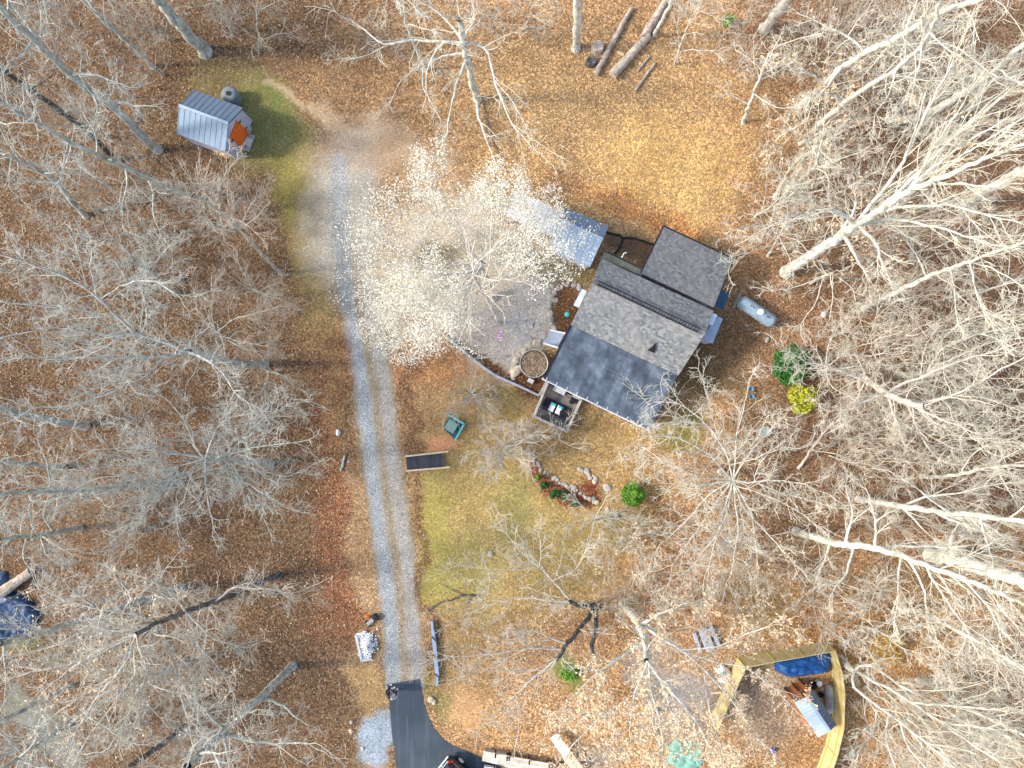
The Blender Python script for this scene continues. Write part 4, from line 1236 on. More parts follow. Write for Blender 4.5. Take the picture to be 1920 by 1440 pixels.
# the cream-leaved tree over the courtyard
def cream_tree():
    rng = np.random.default_rng(77)
    base = W(925, 560)
    o = np.array(base)
    lines = [(np.array([o + [0, 0, -.05], np.array(W(915, 530, 2.0)), np.array(W(900, 490, 4.2))]), np.array([.2, .15, .11]), 'trunk')]
    # clumps of foliage: where they hang and how thick they are
    cl = [(800, 325, 42, 6.5, 1.3), (770, 345, 30, 6.0, .8), (930, 350, 40, 6.0, 1.2), (970, 362, 34, 5.5, 1.1), (1000, 385, 40, 5.0, 1.1), (1040, 400, 36, 4.8, .8), (900, 370, 40, 6.5, .6), (850, 375, 45, 6.8, .6),
          (700, 420, 50, 6.0, .65), (740, 395, 50, 6.5, .7), (690, 480, 45, 5.8, .7), (735, 460, 50, 6.2, .6), (760, 545, 60, 6.0, 1.1), (720, 565, 50, 5.5, 1.2), (800, 520, 50, 6.0, 1.1), (840, 555, 46, 5.5, 1.1), (780, 600, 55, 5.2, 1.4),
          (835, 600, 40, 5.0, 1.1), (740, 625, 40, 4.6, 1.3), (800, 640, 45, 4.6, .8), (725, 660, 22, 4.2, .6), (690, 610, 26, 4.6, .9), (860, 640, 22, 4.2, .6), (880, 655, 20, 4.0, .7), (890, 600, 26, 4.5, .7), (860, 470, 60, 7.0, .22), (950, 430, 60, 6.5, .55),
          (1000, 470, 42, 5.5, .9), (1040, 490, 38, 5.0, .9), (1075, 480, 30, 4.6, .55), (970, 480, 34, 5.6, .8), (1060, 440, 40, 4.6, .7), (1100, 430, 24, 4.6, .35), (920, 395, 45, 6.4, .7), (960, 540, 60, 5.2, .16), (1000, 520, 40, 5.0, .35), (660, 450, 30, 5.5, .45), (670, 540, 34, 5.2, .7),
          (820, 420, 55, 6.8, .4), (780, 450, 45, 6.6, .5), (880, 560, 34, 5.5, .3), (985, 425, 36, 5.4, .9), (905, 340, 26, 6.0, .7), (1035, 360, 22, 5.4, .5)]
    for (cx, cy, rr, z, dn) in cl:
        if dn < .55:
            continue
        end = np.array(W(cx, cy, z))
        st = np.array(lines[0][0][-1]) * .8 + np.array(lines[0][0][1]) * .2
        mid = st * .45 + end * .55 + np.array([rng.normal(0, .3), rng.normal(0, .3), .4])
        lines.append((np.array([st, mid, end]), np.array([.045, .028, .012]), 'limb'))
    root = make_tree("cream_leaved_tree", "wide cream-leaved tree spreading over the grey courtyard and the drive", "tree", lines, 'oak', 'bark_tan', 'twig_tan', 78, .22, .009, None, None, origin=(o[0], o[1], 0), tips=False)
    P = []
    for (cx, cy, rr, z, dn) in cl:
        n = int(rr * rr * max(0, dn - .15) ** 1.6 * .72)
        c = np.array(W(cx, cy, z))
        s = rr * (H - z) / F
        sub = c + rng.normal(0, 1, (max(4, int(rr / 3)), 3)) * np.array([s * .55, s * .55, .6])
        pk = sub[rng.integers(0, len(sub), n)]
        P.append(pk + rng.normal(0, 1, (n, 3)) * np.array([s * .22, s * .22, .28]))
    P = np.concatenate(P)
    P[:, 2] = np.maximum(P[:, 2], .6)
    v, f = leaf_quads(P - np.array([o[0], o[1], 0]), .08, .6, rng)
    link_mesh("leaves", array_mesh("leaves", [(v, f, 0)], [M['leaf_cream']]), root)


cream_tree()


# evergreen and coloured shrubs
def shrub(name, label, px, py, r, h, leafm, n, seed, group=None, size=.11):
    rng = np.random.default_rng(seed)
    c = W(px, py)
    root = thing(name, label, "shrub", tuple(c), group)
    st = MB(c)
    for k in range(5):
        a = k * 1.26
        st.tube([c + Vector((0, 0, -.03)), c + Vector((math.cos(a) * r * .25, math.sin(a) * r * .25, h * .4)), c + Vector((math.cos(a) * r * .5, math.sin(a) * r * .5, h * .72))], [.04, .03, .012], 6)
    st.build("stem", M['bark_dark'], root)
    nb = max(7, int(26 * r))
    d = unit(rng.normal(0, 1, (nb, 3)))
    d[:, 2] = np.abs(d[:, 2]) * 1.1 - .15
    lob = d * np.array([r * .66, r * .66, h * .45]) * rng.uniform(.75, 1.1, (nb, 1)) + np.array([0, 0, h * .48])
    k = rng.integers(0, nb, n)
    dd = unit(rng.normal(0, 1, (n, 3))) * rng.uniform(.55, 1.0, (n, 1)) ** .6
    P = lob[k] + dd * np.array([r * .34, r * .34, h * .26])
    P[:, 2] = np.maximum(P[:, 2], .04)
    v, f = leaf_quads(P, size, .8, rng)
    link_mesh("foliage", array_mesh("foliage", [(v, f, 0)], [M[leafm]]), root)
    return root


shrub("evergreen_shrub", "large dark green shrub east of the gas tank", 1472, 686, 1.42, 2.2, 'leaf_green', 7000, 1, size=.13)
shrub("yellow_shrub", "bright yellow-green shrub touching the large dark green one", 1494, 750, 1.15, 1.8, 'leaf_yellow', 4200, 2, size=.13)
shrub("lime_shrub", "round lime green shrub alone on the slope by the stone row", 1184, 924, .88, 1.5, 'leaf_lime', 4200, 3)
GB = "round boxwoods along the stone row"
for i, (x, y, r, lb) in enumerate([(1008, 893, .30, "smallest boxwood, yellowish, at the upper end of the boxwood row"), (1020, 910, .33, "dark round boxwood, second from the upper end of its row"), (1039, 924, .40, "dark round boxwood, in the middle of the row of five"),
                                   (1056, 930, .45, "largest dark boxwood, fourth along its row"), (1076, 941, .38, "boxwood at the lower end of its row, under bare twigs")]):
    shrub("boxwood", lb, x, y, r, .75, 'leaf_box' if i else 'leaf_lime', 1500, 10 + i, GB, .07)
shrub("grass_clump", "low bright green clump under the leafy two-stemmed tree", 1066, 1258, .7, .6, 'leaf_lime', 900, 20)
shrub("golden_bush", "golden-leaved bush outside the north-east corner of the yellow fence", 1648, 1208, 1.5, 1.3, 'leaf_gold', 2600, 21, size=.12)
shrub("golden_bush", "paler golden bush nearer the yellow fence corner", 1608, 1196, 1.3, 1.0, 'leaf_tan', 1800, 22, size=.12)
shrub("evergreen_shrub", "small green holly by the stout pale trunk on the north edge", 1362, 46, .5, .9, 'leaf_lime', 420, 23)


# ------------------------------------------------------------------ buildings
def V3(p):
    return Vector((p[0], p[1], p[2]))


def lerp(a, b, t):
    return Vector(a) * (1 - t) + Vector(b) * t


def house():
    zx = lambda a, b, z: W(980 + a * .29172, 400 + b * .29167, z)
    o = W(1190, 620)
    h = thing("house", "grey shingled house with a flat dark porch roof and a rear wing", "house", tuple(o))
    n1, n2 = zx(505, 292, 2.95), zx(1228, 626, 2.95)        # north-east eave
    r1, r2 = zx(452, 441, 4.1), zx(1172, 776, 4.1)          # ridge
    s1, s2 = zx(308, 717, 2.85), zx(1000, 1043, 2.85)       # south-west eave
    f1, f2 = zx(138, 1062, 2.45), zx(822, 1392, 2.45)       # porch front
    e1, e2, e3, e4 = zx(905, 80, 2.45), zx(1355, 292, 2.45), zx(1232, 606, 2.88), zx(758, 381, 2.88)
    u = (n2 - n1).normalized()
    v = Vector((-u.y, u.x, 0))                               # towards the north-east eave

    def roof(name, quads, t, m, par=h):
        b = MB(o)
        for q in quads:
            b.slab(q, t)
        return b.build(name, m, par)

    up = Vector((0, 0, 1))
    main = roof("main_roof", [[s1, s2, r2, r1], [r1, r2, n2, n1]], .14, M['shingle'])
    cap = MB(o)
    cap.beam(r1 + up * .03, r2 + up * .03, .26, .05)
    cap.build("ridge_cap", M['shingle_dark'], main)
    pr = roof("porch_roof", [[f1, f2, s2 - up * .12, s1 - up * .12]], .16, M['membrane'])
    ell_r = roof("wing_roof", [[e4, e3, e2, e1]], .14, M['shingle_dark'])
    # lapped edges round the wing roof
    b = MB(o)
    b.beam(e1 - up * .06, e2 - up * .06, .1, .16)
    b.beam(e2 - up * .06, e3 - up * .06, .06, .18)
    b.beam(e1 - up * .06, e4 - up * .06, .06, .18)
    b.build("wing_gutter", M['metal_dark'], ell_r)
    # strip of lower roof behind the north-west corner
    k1, k2, k3, k4 = W(1135, 471, 2.35), W(1203, 504, 2.35), W(1199, 516, 2.62), W(1128, 484, 2.62)
    bs = roof("rear_lean_to_roof", [[k4, k3, k2, k1]], .1, mat("mossy_shingle", (.15, .16, .12), .95, 0, .3))
    b = MB(o)
    b.beam(k1 + up * .0, k2 + up * .0, .05, .12)
    b.build("rear_gutter", M['metal_dark'], bs)
    # walls
    b = MB(o)
    ins = lambda p, a, c: p + u * a + v * c
    b.prism([ins(s1, .3, .1), ins(s2, -.3, .1), ins(r2, -.3, 0), ins(n2, -.3, -.3), ins(n1, .3, -.3), ins(r1, .3, 0)], -.05, 2.7)
    b.build("main_wall", M['siding'], h)
    b = MB(o)
    for a, c in ((s1, 1), (s2, -1)):                          # gable ends
        A = [ins(s1 if c > 0 else s2, c * .3, .1), ins(n1 if c > 0 else n2, c * .3, -.3), ins(r1 if c > 0 else r2, c * .3, 0)]
        tri = [Vector((A[0].x, A[0].y, 2.7)), Vector((A[1].x, A[1].y, 2.78)), Vector((A[2].x, A[2].y, 3.93))]
        q = [p + u * c * .12 for p in tri]
        b.add(tri + q, [[0, 1, 2], [5, 4, 3], [0, 3, 4, 1], [1, 4, 5, 2], [2, 5, 3, 0]])
    b.build("gable_wall", M['siding_pale'], h)
    b = MB(o)
    b.prism([ins(f1, .25, .2), ins(f2, -.25, .2), ins(s2, -.32, .05), ins(s1, .32, .05)], -.05, 2.28)
    b.build("porch_wall", M['siding'], h)
    b = MB(o)
    b.prism([ins(e4, .25, .1), ins(e3, -.25, .1), ins(e2, -.25, -.3), ins(e1, .25, -.3)], -.05, 2.3)
    b.build("wing_wall", M['siding'], h)
    b = MB(o)
    b.prism([ins(k4, .1, 0), ins(k3, 0, 0), ins(k2, 0, -.15), ins(k1, .1, -.15)], -.05, 2.24)
    b.build("rear_lean_to_wall", M['siding'], h)
    # white gutter on the porch front with hangers standing up on the roof edge
    g = MB(o)
    g0 = f1 - v * .09 - u * .12 - up * .06
    g1 = f2 - v * .09 + u * .05 - up * .06
    g.beam(g0, g1, .05, .13)
    g.beam(g0 - up * .06 + v * .05, g1 - up * .06 + v * .05, .12, .02)
    gut = g.build("gutter", M['white_metal'], h)
    for k in range(11):
        b = MB(o)
        p = lerp(f1, f2, .02 + k * .095)
        b.beam(p - v * .12 + up * .02, p + v * .16 + up * .05, .035, .03)
        b.build("gutter_hanger", M['white_metal'], gut)
    b = MB(o)                                                 # parapet edge on the porch's west side
    b.beam(f1 + up * .03, s1 - up * .06, .07, .08)
    b.beam(f2 + up * .02, s2 - up * .06, .05, .05)
    b.build("roof_edging", M['metal_dark'], pr)
    # vent hood on the main roof
    b = MB(o)
    p = zx(838, 866, 3.3)
    d = (s1 - r1).normalized()
    a0, a1, ap = p - d * .42, p + d * .28, p - d * .1 + up * .28
    b.add([a0 - up * .02, a1 - u * .24 - up * .02, a1 + u * .24 - up * .02, ap + d * .22], [[0, 1, 3], [0, 3, 2], [1, 2, 3], [0, 2, 1]])
    b.build("roof_vent", M['metal_dark'], main)
    # windows and doors in the walls that a step to the side would show
    for (A, B_, t, z0, z1, w_, nm) in ((f1, f2, .35, .9, 2.0, 1.5, 'window'), (f1, f2, .55, .9, 2.0, 1.5, 'window'), (f1, f2, .78, .9, 2.0, 1.5, 'window'), (f1, f2, .13, .05, 2.05, .9, 'door')):
        p = lerp(A, B_, t) + v * .2
        b = MB(o)
        b.beam(Vector((p.x, p.y, (z0 + z1) / 2)) - u * w_ / 2, Vector((p.x, p.y, (z0 + z1) / 2)) + u * w_ / 2, .1, z1 - z0)
        w = b.build(nm, M['white_metal'], h)
        b = MB(o)
        q = p - v * .055
        b.beam(Vector((q.x, q.y, (z0 + z1) / 2)) - u * (w_ / 2 - .07), Vector((q.x, q.y, (z0 + z1) / 2)) + u * (w_ / 2 - .07), .02, z1 - z0 - .14)
        b.build("pane", M['glass'], w)
    # bump-out on the south-east side: flat blue-grey top, pale walls
    t1, t2, t3, t4 = W(1342, 591, 2.1), W(1355.5, 597.5, 2.1), W(1336.5, 643.5, 2.1), W(1317, 636, 2.1)
    b = MB(o)
    b.slab([t4, t3, t2, t1], .09)
    bay = b.build("bay_roof", mat("bay_roof_metal", (.34, .42, .54), .6, .1, .12), h)
    c = (t1 + t2 + t3 + t4) / 4
    b = MB(o)
    b.prism([lerp(p, c, .05) for p in (t4, t3, t2, t1)], -.05, 2.0)
    b.build("bay_wall", M['siding_pale'], h)
    b = MB(o)
    w1, w2 = W(1339, 589, 2.75), W(1331, 609, 2.75)
    b.beam(w1, w2, .32, .3)
    b.build("side_vent_box", M['white_metal'], h)
    # low blue bulkhead against the wing
    t1, t2, t3, t4 = W(1352, 543.5, .75), W(1368, 551, .55), W(1355.5, 580.5, .55), W(1341, 574, .75)
    b = MB(o)
    b.slab([t4, t3, t2, t1], .06)
    for k in range(5):
        q = (k + .5) / 5
        b.beam(lerp(t1, t2, q) + up * .03, lerp(t4, t3, q) + up * .03, .05, .03)
    bk = b.build("bulkhead_door", mat("blue_metal", (.06, .14, .25), .5, .2, .2), h)
    b = MB(o)
    c = (t1 + t2 + t3 + t4) / 4
    pp = [lerp(p, c, .08) for p in (t4, t3, t2, t1)]
    b.prism(pp, -.05, .5)
    b.build("bulkhead_wall", M['siding'], h)
    # pale awning on the north-west wall
    t1, t2, t3, t4 = W(1091.5, 541.5, 2.05), W(1100, 546, 2.3), W(1085.5, 577, 2.3), W(1075, 572.5, 2.05)
    b = MB(o)
    b.slab([t1, t4, t3, t2], .05)
    b.build("awning", mat("awning_metal", (.36, .45, .56), .6), h)
    # side stoop with rails and balusters
    t1, t2, t3, t4 = W(1031, 620.5, .5), W(1058, 626.5, .5), W(1044.5, 653, .5), W(1019, 645, .5)
    b = MB(o)
    b.slab([t4, t3, t2, t1], .12)
    pp = [lerp(p, (t1 + t3) / 2, .06) for p in (t4, t3, t2, t1)]
    b.prism(pp, -.05, .36)
    st = b.build("stoop", mat("stoop_paint", (.36, .42, .50), .7, 0, .15), h)
    for A, B_ in ((t1, t2), (t4, t3)):
        b = MB(o)
        b.beam(A + up * .82, B_ + up * .82, .09, .06)
        b.beam(A + up * .1, B_ + up * .1, .05, .05)
        for k in range(7):
            p = lerp(A, B_, k / 6)
            b.beam(p, p + up * .82, .05, .05)
        b.build("stoop_railing", M['siding_pale'], st)
    b = MB(o)
    p0, p1 = W(1165, 485, 1.2), W(1166, 482, 2.5)
    b.tube([W(1164, 486, .3), p0, p1, p1 + Vector((.12, .22, .12)), p1 + Vector((.28, .28, .08))], .05, 10)
    b.build("flue_pipe", M['white_metal'], h)
    # ladder lying along the ridge
    lad = thing("roof_ladder", "long black ladder lying along the ridge of the shingled roof", "ladder", tuple(zx(815, 590, 4.1)))
    lo = lad.location
    A0, A1 = zx(490, 432, 4.22), zx(1140, 741, 4.22)
    B0, B1 = zx(478, 456, 4.22), zx(1122, 765, 4.22)
    b = MB(lo)
    b.beam(A0, A1, .05, .07)
    b.build("side_rail", M['metal_dark'], lad)
    b = MB(lo)
    b.beam(B0, B1, .05, .07)
    b.build("side_rail", M['metal_dark'], lad)
    nr = 34
    for k in range(nr):
        b = MB(lo)
        t = (k + .5) / nr
        b.tube([lerp(A0, A1, t), lerp(B0, B1, t)], .016, 6)
        b.build("rung", M['metal_dark'], lad)
    return h


house()


def gable_shed(name, label, ridge, left, right, zr, ze, roof_l, roof_r, wall_m, seams=8, inset=.12, base=-.05):
    """ridge, left, right: pixel pairs of the ridge and the two eaves"""
    r0, r1 = W(*ridge[0], zr), W(*ridge[1], zr)
    l0, l1 = W(*left[0], ze), W(*left[1], ze)
    g0, g1 = W(*right[0], ze), W(*right[1], ze)
    c = (l0 + l1 + g0 + g1) / 4
    o = Vector((c.x, c.y, 0))
    s = thing(name, label, "shed", tuple(o))
    up = Vector((0, 0, 1))

    def face(a, b_, c_, d, m):
        q = [a, b_, c_, d]
        n = (b_ - a).cross(c_ - a)
        if n.z < 0:
            q = [d, c_, b_, a]
        b = MB(o)
        b.slab(q, .05)
        for k in range(seams + 1):
            t = .01 + .98 * k / seams
            b.beam(lerp(a, b_, t) + up * .015, lerp(d, c_, t) + up * .008, .022, .022)
        return b.build("roof", m, s)
    face(r0, r1, l1, l0, roof_l)
    face(r0, r1, g1, g0, roof_r)
    b = MB(o)
    b.beam(r0 + up * .03, r1 + up * .03, .18, .04)
    b.build("ridge_cap", M['metal_pale'], s)
    u = (r1 - r0).normalized()
    b = MB(o)
    P = [lerp(p, c, inset) for p in (l0, l1, g1, g0)]
    P = [Vector((p.x, p.y, 0)) for p in P]
    if (P[1] - P[0]).cross(P[2] - P[1]).z < 0:
        P = P[::-1]
    b.prism(P, base, ze - .02)
    walls = b.build("wall", wall_m, s)
    b = MB(o)
    for (L, G, Rg, sg) in ((l0, g0, r0, 1), (l1, g1, r1, -1)):
        tri = [lerp(L, c, inset), lerp(G, c, inset), Vector((Rg.x, Rg.y, zr - .1))]
        tri[2] = tri[2] + (lerp((L + G) / 2, c, inset) - (L + G) / 2) * 1.0
        tri = [Vector((p.x, p.y, z)) for p, z in zip(tri, (ze - .04, ze - .04, zr - .1))]
        q = [p + u * .06 * sg for p in tri]
        b.add(tri + q, [[0, 1, 2], [5, 4, 3], [0, 3, 4, 1], [1, 4, 5, 2], [2, 5, 3, 0]])
    b.build("gable", wall_m, s)
    return s, o, (l0, l1, g0, g1, r0, r1), c


# small shed with the orange door in the north-west clearing
def orange_shed():
    # pixel corners taken from the photograph: ridge, west eave, east eave
    rid = [(335.5, 197.5), (428.5, 231.5)]
    lef = [(331, 250.5), (423, 284)]
    rig = [(364.5, 168.5), (456, 202)]
    s, o, (l0, l1, g0, g1, r0, r1), c = gable_shed("garden_shed", "small shed with a blue metal roof and an orange door in the clearing", rid, lef, rig, 3.2, 2.15, M['metal_blue'], M['metal_shaded'],
                                                   mat("lilac_siding", (.40, .40, .48), .7, 0, .12), seams=9, inset=.07)
    u = (r1 - r0).normalized()
    side = (g1 - l1)
    side.z = 0
    side.normalize()
    # the front gable stands free under the roof's edge: boarded front, door, hinges, step
    m1 = (l1 + g1) / 2 - u * .03
    wl = (g1 - l1).length * .44
    b = MB(o)
    F = [Vector((m1.x, m1.y, 0)) + side * x + Vector((0, 0, z)) for x, z in ((-wl, .25), (wl, .25), (wl, 2.1), (0, 3.02), (-wl, 2.1))]
    G = [p - u * .08 for p in F]
    b.add(F + G, [[0, 1, 2, 3, 4], [9, 8, 7, 6, 5]] + [[i, 5 + i, 5 + (i + 1) % 5, (i + 1) % 5] for i in range(5)])
    b.build("front_wall", mat("lilac_front", (.44, .43, .52), .7, 0, .1), s)
    b = MB(o)
    pc = Vector((m1.x, m1.y, 1.27)) + u * .035 - side * .02
    b.beam(pc - side * .60, pc + side * .60, .05, 2.15)
    door = b.build("door", M['orange'], s)
    for sx in (-1, 1):
        for z in (.75, 1.9):
            b = MB(o)
            p = pc + side * sx * .66 + u * .04
            b.beam(Vector((p.x, p.y, z)) - side * .13, Vector((p.x, p.y, z)) + side * .13, .03, .09)
            b.build("hinge", M['black'], door)
    b = MB(o)
    p = m1 + u * .3 - side * .1
    b.box((p.x, p.y, .14), (.5, 1.2, .1), math.atan2(u.y, u.x))
    b.build("step", M['wood_grey'], s)
    b = MB(o)
    q = [lerp(l0, c, .07), lerp(l1, c, .07), lerp(g1, c, .07), lerp(g0, c, .07)]
    b.prism([Vector((p.x, p.y, 0)) for p in q][::1], -.04, .02)
    b.build("sill", M['wood_grey'], s)
    # things around it
    t = thing("storage_tank", "weathered grey barrel-shaped tank lying behind the small shed", "tank", tuple(W(440, 187)))
    b = MB(t.location)
    b.lathe(W(440, 187), [(.02, 0), (.52, 0), (.56, .1), (.56, .95), (.5, 1.05), (.3, 1.1), (.02, 1.1)], 22)
    b.build("body", mat("tank_grey", (.17, .20, .21), .7, .1, .25), t, True)
    b = MB(t.location)
    b.lathe(W(440, 187) + Vector((0, 0, 1.1)), [(.01, 0), (.16, 0), (.16, .06), (.01, .06)], 14)
    b.build("lid", M['black'], t)
    for i, (x, y, rr) in enumerate([(413, 284, .19), (419, 288, .17), (425, 291, .21), (431, 292, .18), (408, 281, .15)]):
        p = W(x, y)
        b = MB(p)
        a = random.uniform(0, 3)
        d = Vector((math.cos(a), math.sin(a), 0)) * .22
        b.tube([p - d + Vector((0, 0, rr)), p + d + Vector((0, 0, rr))], rr, 10)
        tag(b.build("firewood_log", mat("split_wood_%d" % i, (.62, .40, .18), .85, 0, .25), None, True), "short round of orange-brown firewood beside the small shed", "log", "firewood rounds by the small shed")
    p = W(467.5, 268)
    b = MB(p)
    b.box((p.x, p.y, .2), (.4, .55, .3), R(-30))
    tag(b.build("concrete_block", M['concrete'], None, bevel=.02), "pale block standing before the orange shed door", "block")
    p = W(467, 245)
    b = MB(p)
    b.box((p.x, p.y, .15), (.35, .5, .24), R(-20))
    tag(b.build("wooden_crate", M['wood_grey'], None, bevel=.02), "weathered crate by the corner of the shed front", "crate")


orange_shed()

gable_shed("metal_shed", "pale blue metal-roofed shed beside the house under the cream tree",
           [(1047.5, 412), (1130.5, 448.5)], [(1031, 465.5), (1106.5, 501)], [(1062, 389.5), (1141.5, 425)], 3.0, 2.3, M['metal_pale'], M['metal_shaded'], M['siding'], seams=7)


def rusty_annex():
    a, b_, c, d = W(966, 357, 2.35), W(1058, 397, 2.35), W(1040, 446, 2.05), W(948, 405, 2.05)
    o = (a + b_ + c + d) / 4
    o.z = 0
    s = thing("open_shelter", "long pale shelter roof with rust stains under the cream tree", "shelter", tuple(o))
    b = MB(o)
    b.slab([d, c, b_, a], .05)
    up = Vector((0, 0, 1))
    for k in range(11):
        t = .01 + .98 * k / 10
        b.beam(lerp(a, b_, t) + up * .012, lerp(d, c, t) + up * .012, .04, .03)
    b.build("roof", M['metal_rust'], s)
    for p in (a, b_, c, d, (a + b_) / 2, (c + d) / 2):
        b = MB(o)
        q = lerp(p, o + up * p.z, .06)
        b.beam((q.x, q.y, -.03), (q.x, q.y, p.z - .05), .12, .12)
        b.build("post", M['wood_grey'], s)


rusty_annex()


# ------------------------------------------------------------------ deck with its furniture
def deck():
    zf = .55
    z = zf + .95
    k = lambda a, b, h_: W(990 + a / 12, 700 + b / 12, h_)
    a0, a1, a2, a3 = k(435, 225, z), k(1195, 590, z), k(870, 1305, z), k(130, 970, z)
    o = (a0 + a1 + a2 + a3) / 4
    o.z = 0
    d = thing("deck", "square dark-boarded deck with grey railings at the porch corner", "deck", tuple(o))
    up = Vector((0, 0, 1))
    P = [Vector((p.x, p.y, zf)) for p in (a0, a1, a2, a3)]
    b = MB(o)
    q = [P[3], P[2], P[1], P[0]]
    b.slab(q, .1)
    b.build("floor", M['deck'], d)
    b = MB(o)
    for A, B_ in ((0, 1), (1, 2), (2, 3), (3, 0)):
        b.beam(P[A] - up * .2, P[B_] - up * .2, .05, .2)
    b.build("skirt", M['wood_grey'], d)
    for A, B_, nb in ((a0, a3, 22), (a3, a2, 22), (a2, lerp(a2, a1, .52), 11), (lerp(a2, a1, .56), a1, 9), (a1, lerp(a1, a0, .24), 5)):
        b = MB(o)
        b.beam(A, B_, .17, .06)
        lo = up * (z - zf - .1)
        b.beam(A - lo, B_ - lo, .06, .06)
        b.beam(A - up * .1, B_ - up * .1, .05, .06)
        rl = b.build("railing", M['wood_grey'], d)
        for i in range(nb):
            p = lerp(A, B_, (i + .5) / nb)
            b = MB(o)
            b.beam(p - lo, p - up * .08, .045, .045)
            b.build("baluster", M['wood_grey'], rl)
    for p in (a0, a1, a2, a3):
        b = MB(o)
        b.beam((p.x, p.y, -.04), (p.x, p.y, z + .02), .12, .12)
        b.build("post", M['wood_grey'], d)
    ang = math.atan2((a1 - a0).y, (a1 - a0).x)
    ux, uy = Vector((math.cos(ang), math.sin(ang), 0)), Vector((-math.sin(ang), math.cos(ang), 0))

    def chaise(px, py, label):
        c = k(px, py, zf + .3)
        t = thing("deck_lounger", label, "lounger", (c.x, c.y, zf), "white cushioned loungers on the deck", ang)
        t.scale = (.74, .82, .85)
        b = MB()
        b.box((0, 0, .2), (.56, .78, .08))
        b.build("frame", M['black'], t)
        for sx in (-1, 1):
            for sy in (-1, 1):
                b = MB()
                b.box((sx * .24, sy * .33, .08), (.05, .05, .16))
                b.build("leg", M['black'], t)
        b = MB()
        b.box((0, 0, .31), (.52, .74, .12))
        b.build("cushion", M['white'], t, bevel=.03)
        b = MB()
        b.box((0, .25, .42), (.40, .20, .1))
        b.build("pillow", M['teal_bright'], t, bevel=.04)
    chaise(540, 758, "white cushioned lounger with a teal pillow, nearer the slatted west railing")
    chaise(700, 826, "white cushioned lounger with a teal pillow, beside the round black table")
    c = k(630, 790, zf)
    t = MB((c.x, c.y, zf))
    t.box((c.x, c.y, zf + .012), (1.9, .95, .015), ang)
    tag(t.build("outdoor_rug", mat("dark_rug", (.045, .05, .065), .95, 0, .25)), "dark charcoal rug on the deck under the white loungers", "rug")
    c = k(815, 905, zf + .4)
    t = thing("side_table", "round black table on the deck beside a lounger", "table", (c.x, c.y, zf))
    b = MB()
    b.lathe((0, 0, .36), [(.02, 0), (.31, 0), (.33, .03), (.31, .06), (.27, .04), (.02, .04)], 22)
    b.build("table_top", M['black'], t)
    for q in range(3):
        b = MB()
        b.beam((.24 * math.cos(q * 2.1), .24 * math.sin(q * 2.1), .0), (.2 * math.cos(q * 2.1), .2 * math.sin(q * 2.1), .36), .03, .03)
        b.build("leg", M['black'], t)
    c = k(420, 690, zf + .4)
    t = thing("deck_chair", "dark low chair on the deck by the slatted railing", "chair", (c.x, c.y, zf), None, ang)
    b = MB()
    b.box((0, 0, .3), (.5, .5, .07))
    b.build("seat", M['black'], t, bevel=.02)
    b = MB()
    b.box((-.25, 0, .55), (.06, .5, .5))
    b.build("backrest", M['black'], t, bevel=.02)
    for sx in (-1, 1):
        for sy in (-1, 1):
            b = MB()
            b.box((sx * .21, sy * .21, .13), (.05, .05, .27))
            b.build("leg", M['black'], t)
    c = k(715, 370, zf + .45)
    t = thing("deck_bench", "pale grey bench on the deck against the porch", "bench", (c.x, c.y, zf), None, ang)
    for i in range(4):
        b = MB()
        b.box((0, -.18 + i * .12, .45), (.86, .11, .05))
        b.build("seat_slat", mat("bench_paint_%d" % i, (.52, .54, .53), .8, 0, .1), t)
    for sx in (-1, 1):
        b = MB()
        b.box((sx * .36, 0, .21), (.06, .4, .42))
        b.build("leg", M['wood_grey'], t)
    c = k(985, 600, zf)
    t = MB((c.x, c.y, zf))
    t.box((c.x, c.y, zf + .25), (.22, .5, .5), ang)
    t.box((c.x, c.y, zf + .53), (.26, .54, .05), ang)
    tag(t.build("storage_box", M['metal_dark'], None, bevel=.02), "small dark box on the deck below the porch gutter", "box")


deck()


# ------------------------------------------------------------------ round planter, edging, stones
def planter():
    c = W(1000.5, 682)
    t = thing("stock_tank_planter", "round metal planter filled with fallen leaves by the porch", "planter", tuple(c))
    b = MB(c)
    b.lathe(c, [(.96, -.03), (.97, .1), (.95, .2), (.97, .3), (.95, .4), (.97, .5), (.985, .58), (.985, .62), (.93, .62), (.92, .3)], 36)
    b.build("tank_wall", mat("galvanised", (.55, .53, .48), .5, .4, .2), t, True)
    b = MB(c)
    b.lathe(c, [(.91, .3), (.91, .46), (.6, .52), (.3, .50), (.01, .54)], 28)
    b.build("soil", M['soil'], t, True)
    rng = np.random.default_rng(4)
    a, r = rng.uniform(0, 6.28, 420), .88 * np.sqrt(rng.uniform(0, 1, 420))
    P = np.stack([r * np.cos(a), r * np.sin(a), .53 + rng.uniform(0, .06, 420)], 1)
    v, f = leaf_quads(P, .11, .4, rng)
    link_mesh("leaves", array_mesh("leaves", [(v, f, 0)], [M['leaf_ground']]), t)


planter()


def rock(px, py, s, label, group=None, m='stone', seed=0, h=.6, rz=None, name="stone"):
    p = W(px, py)
    b = MB(p)
    r = random.Random(seed * 31 + int(px * 7 + py * 13))
    sx, sy = s if isinstance(s, tuple) else (s * r.uniform(.8, 1.3), s * r.uniform(.7, 1.1))
    b.blob(p - Vector((0, 0, .03)), (sx, sy, min(sx, sy) * h), .16, int(px * 3 + py), r.uniform(0, 3) if rz is None else rz)
    return tag(b.build(name, M[m], None, True), label, "stone", group)


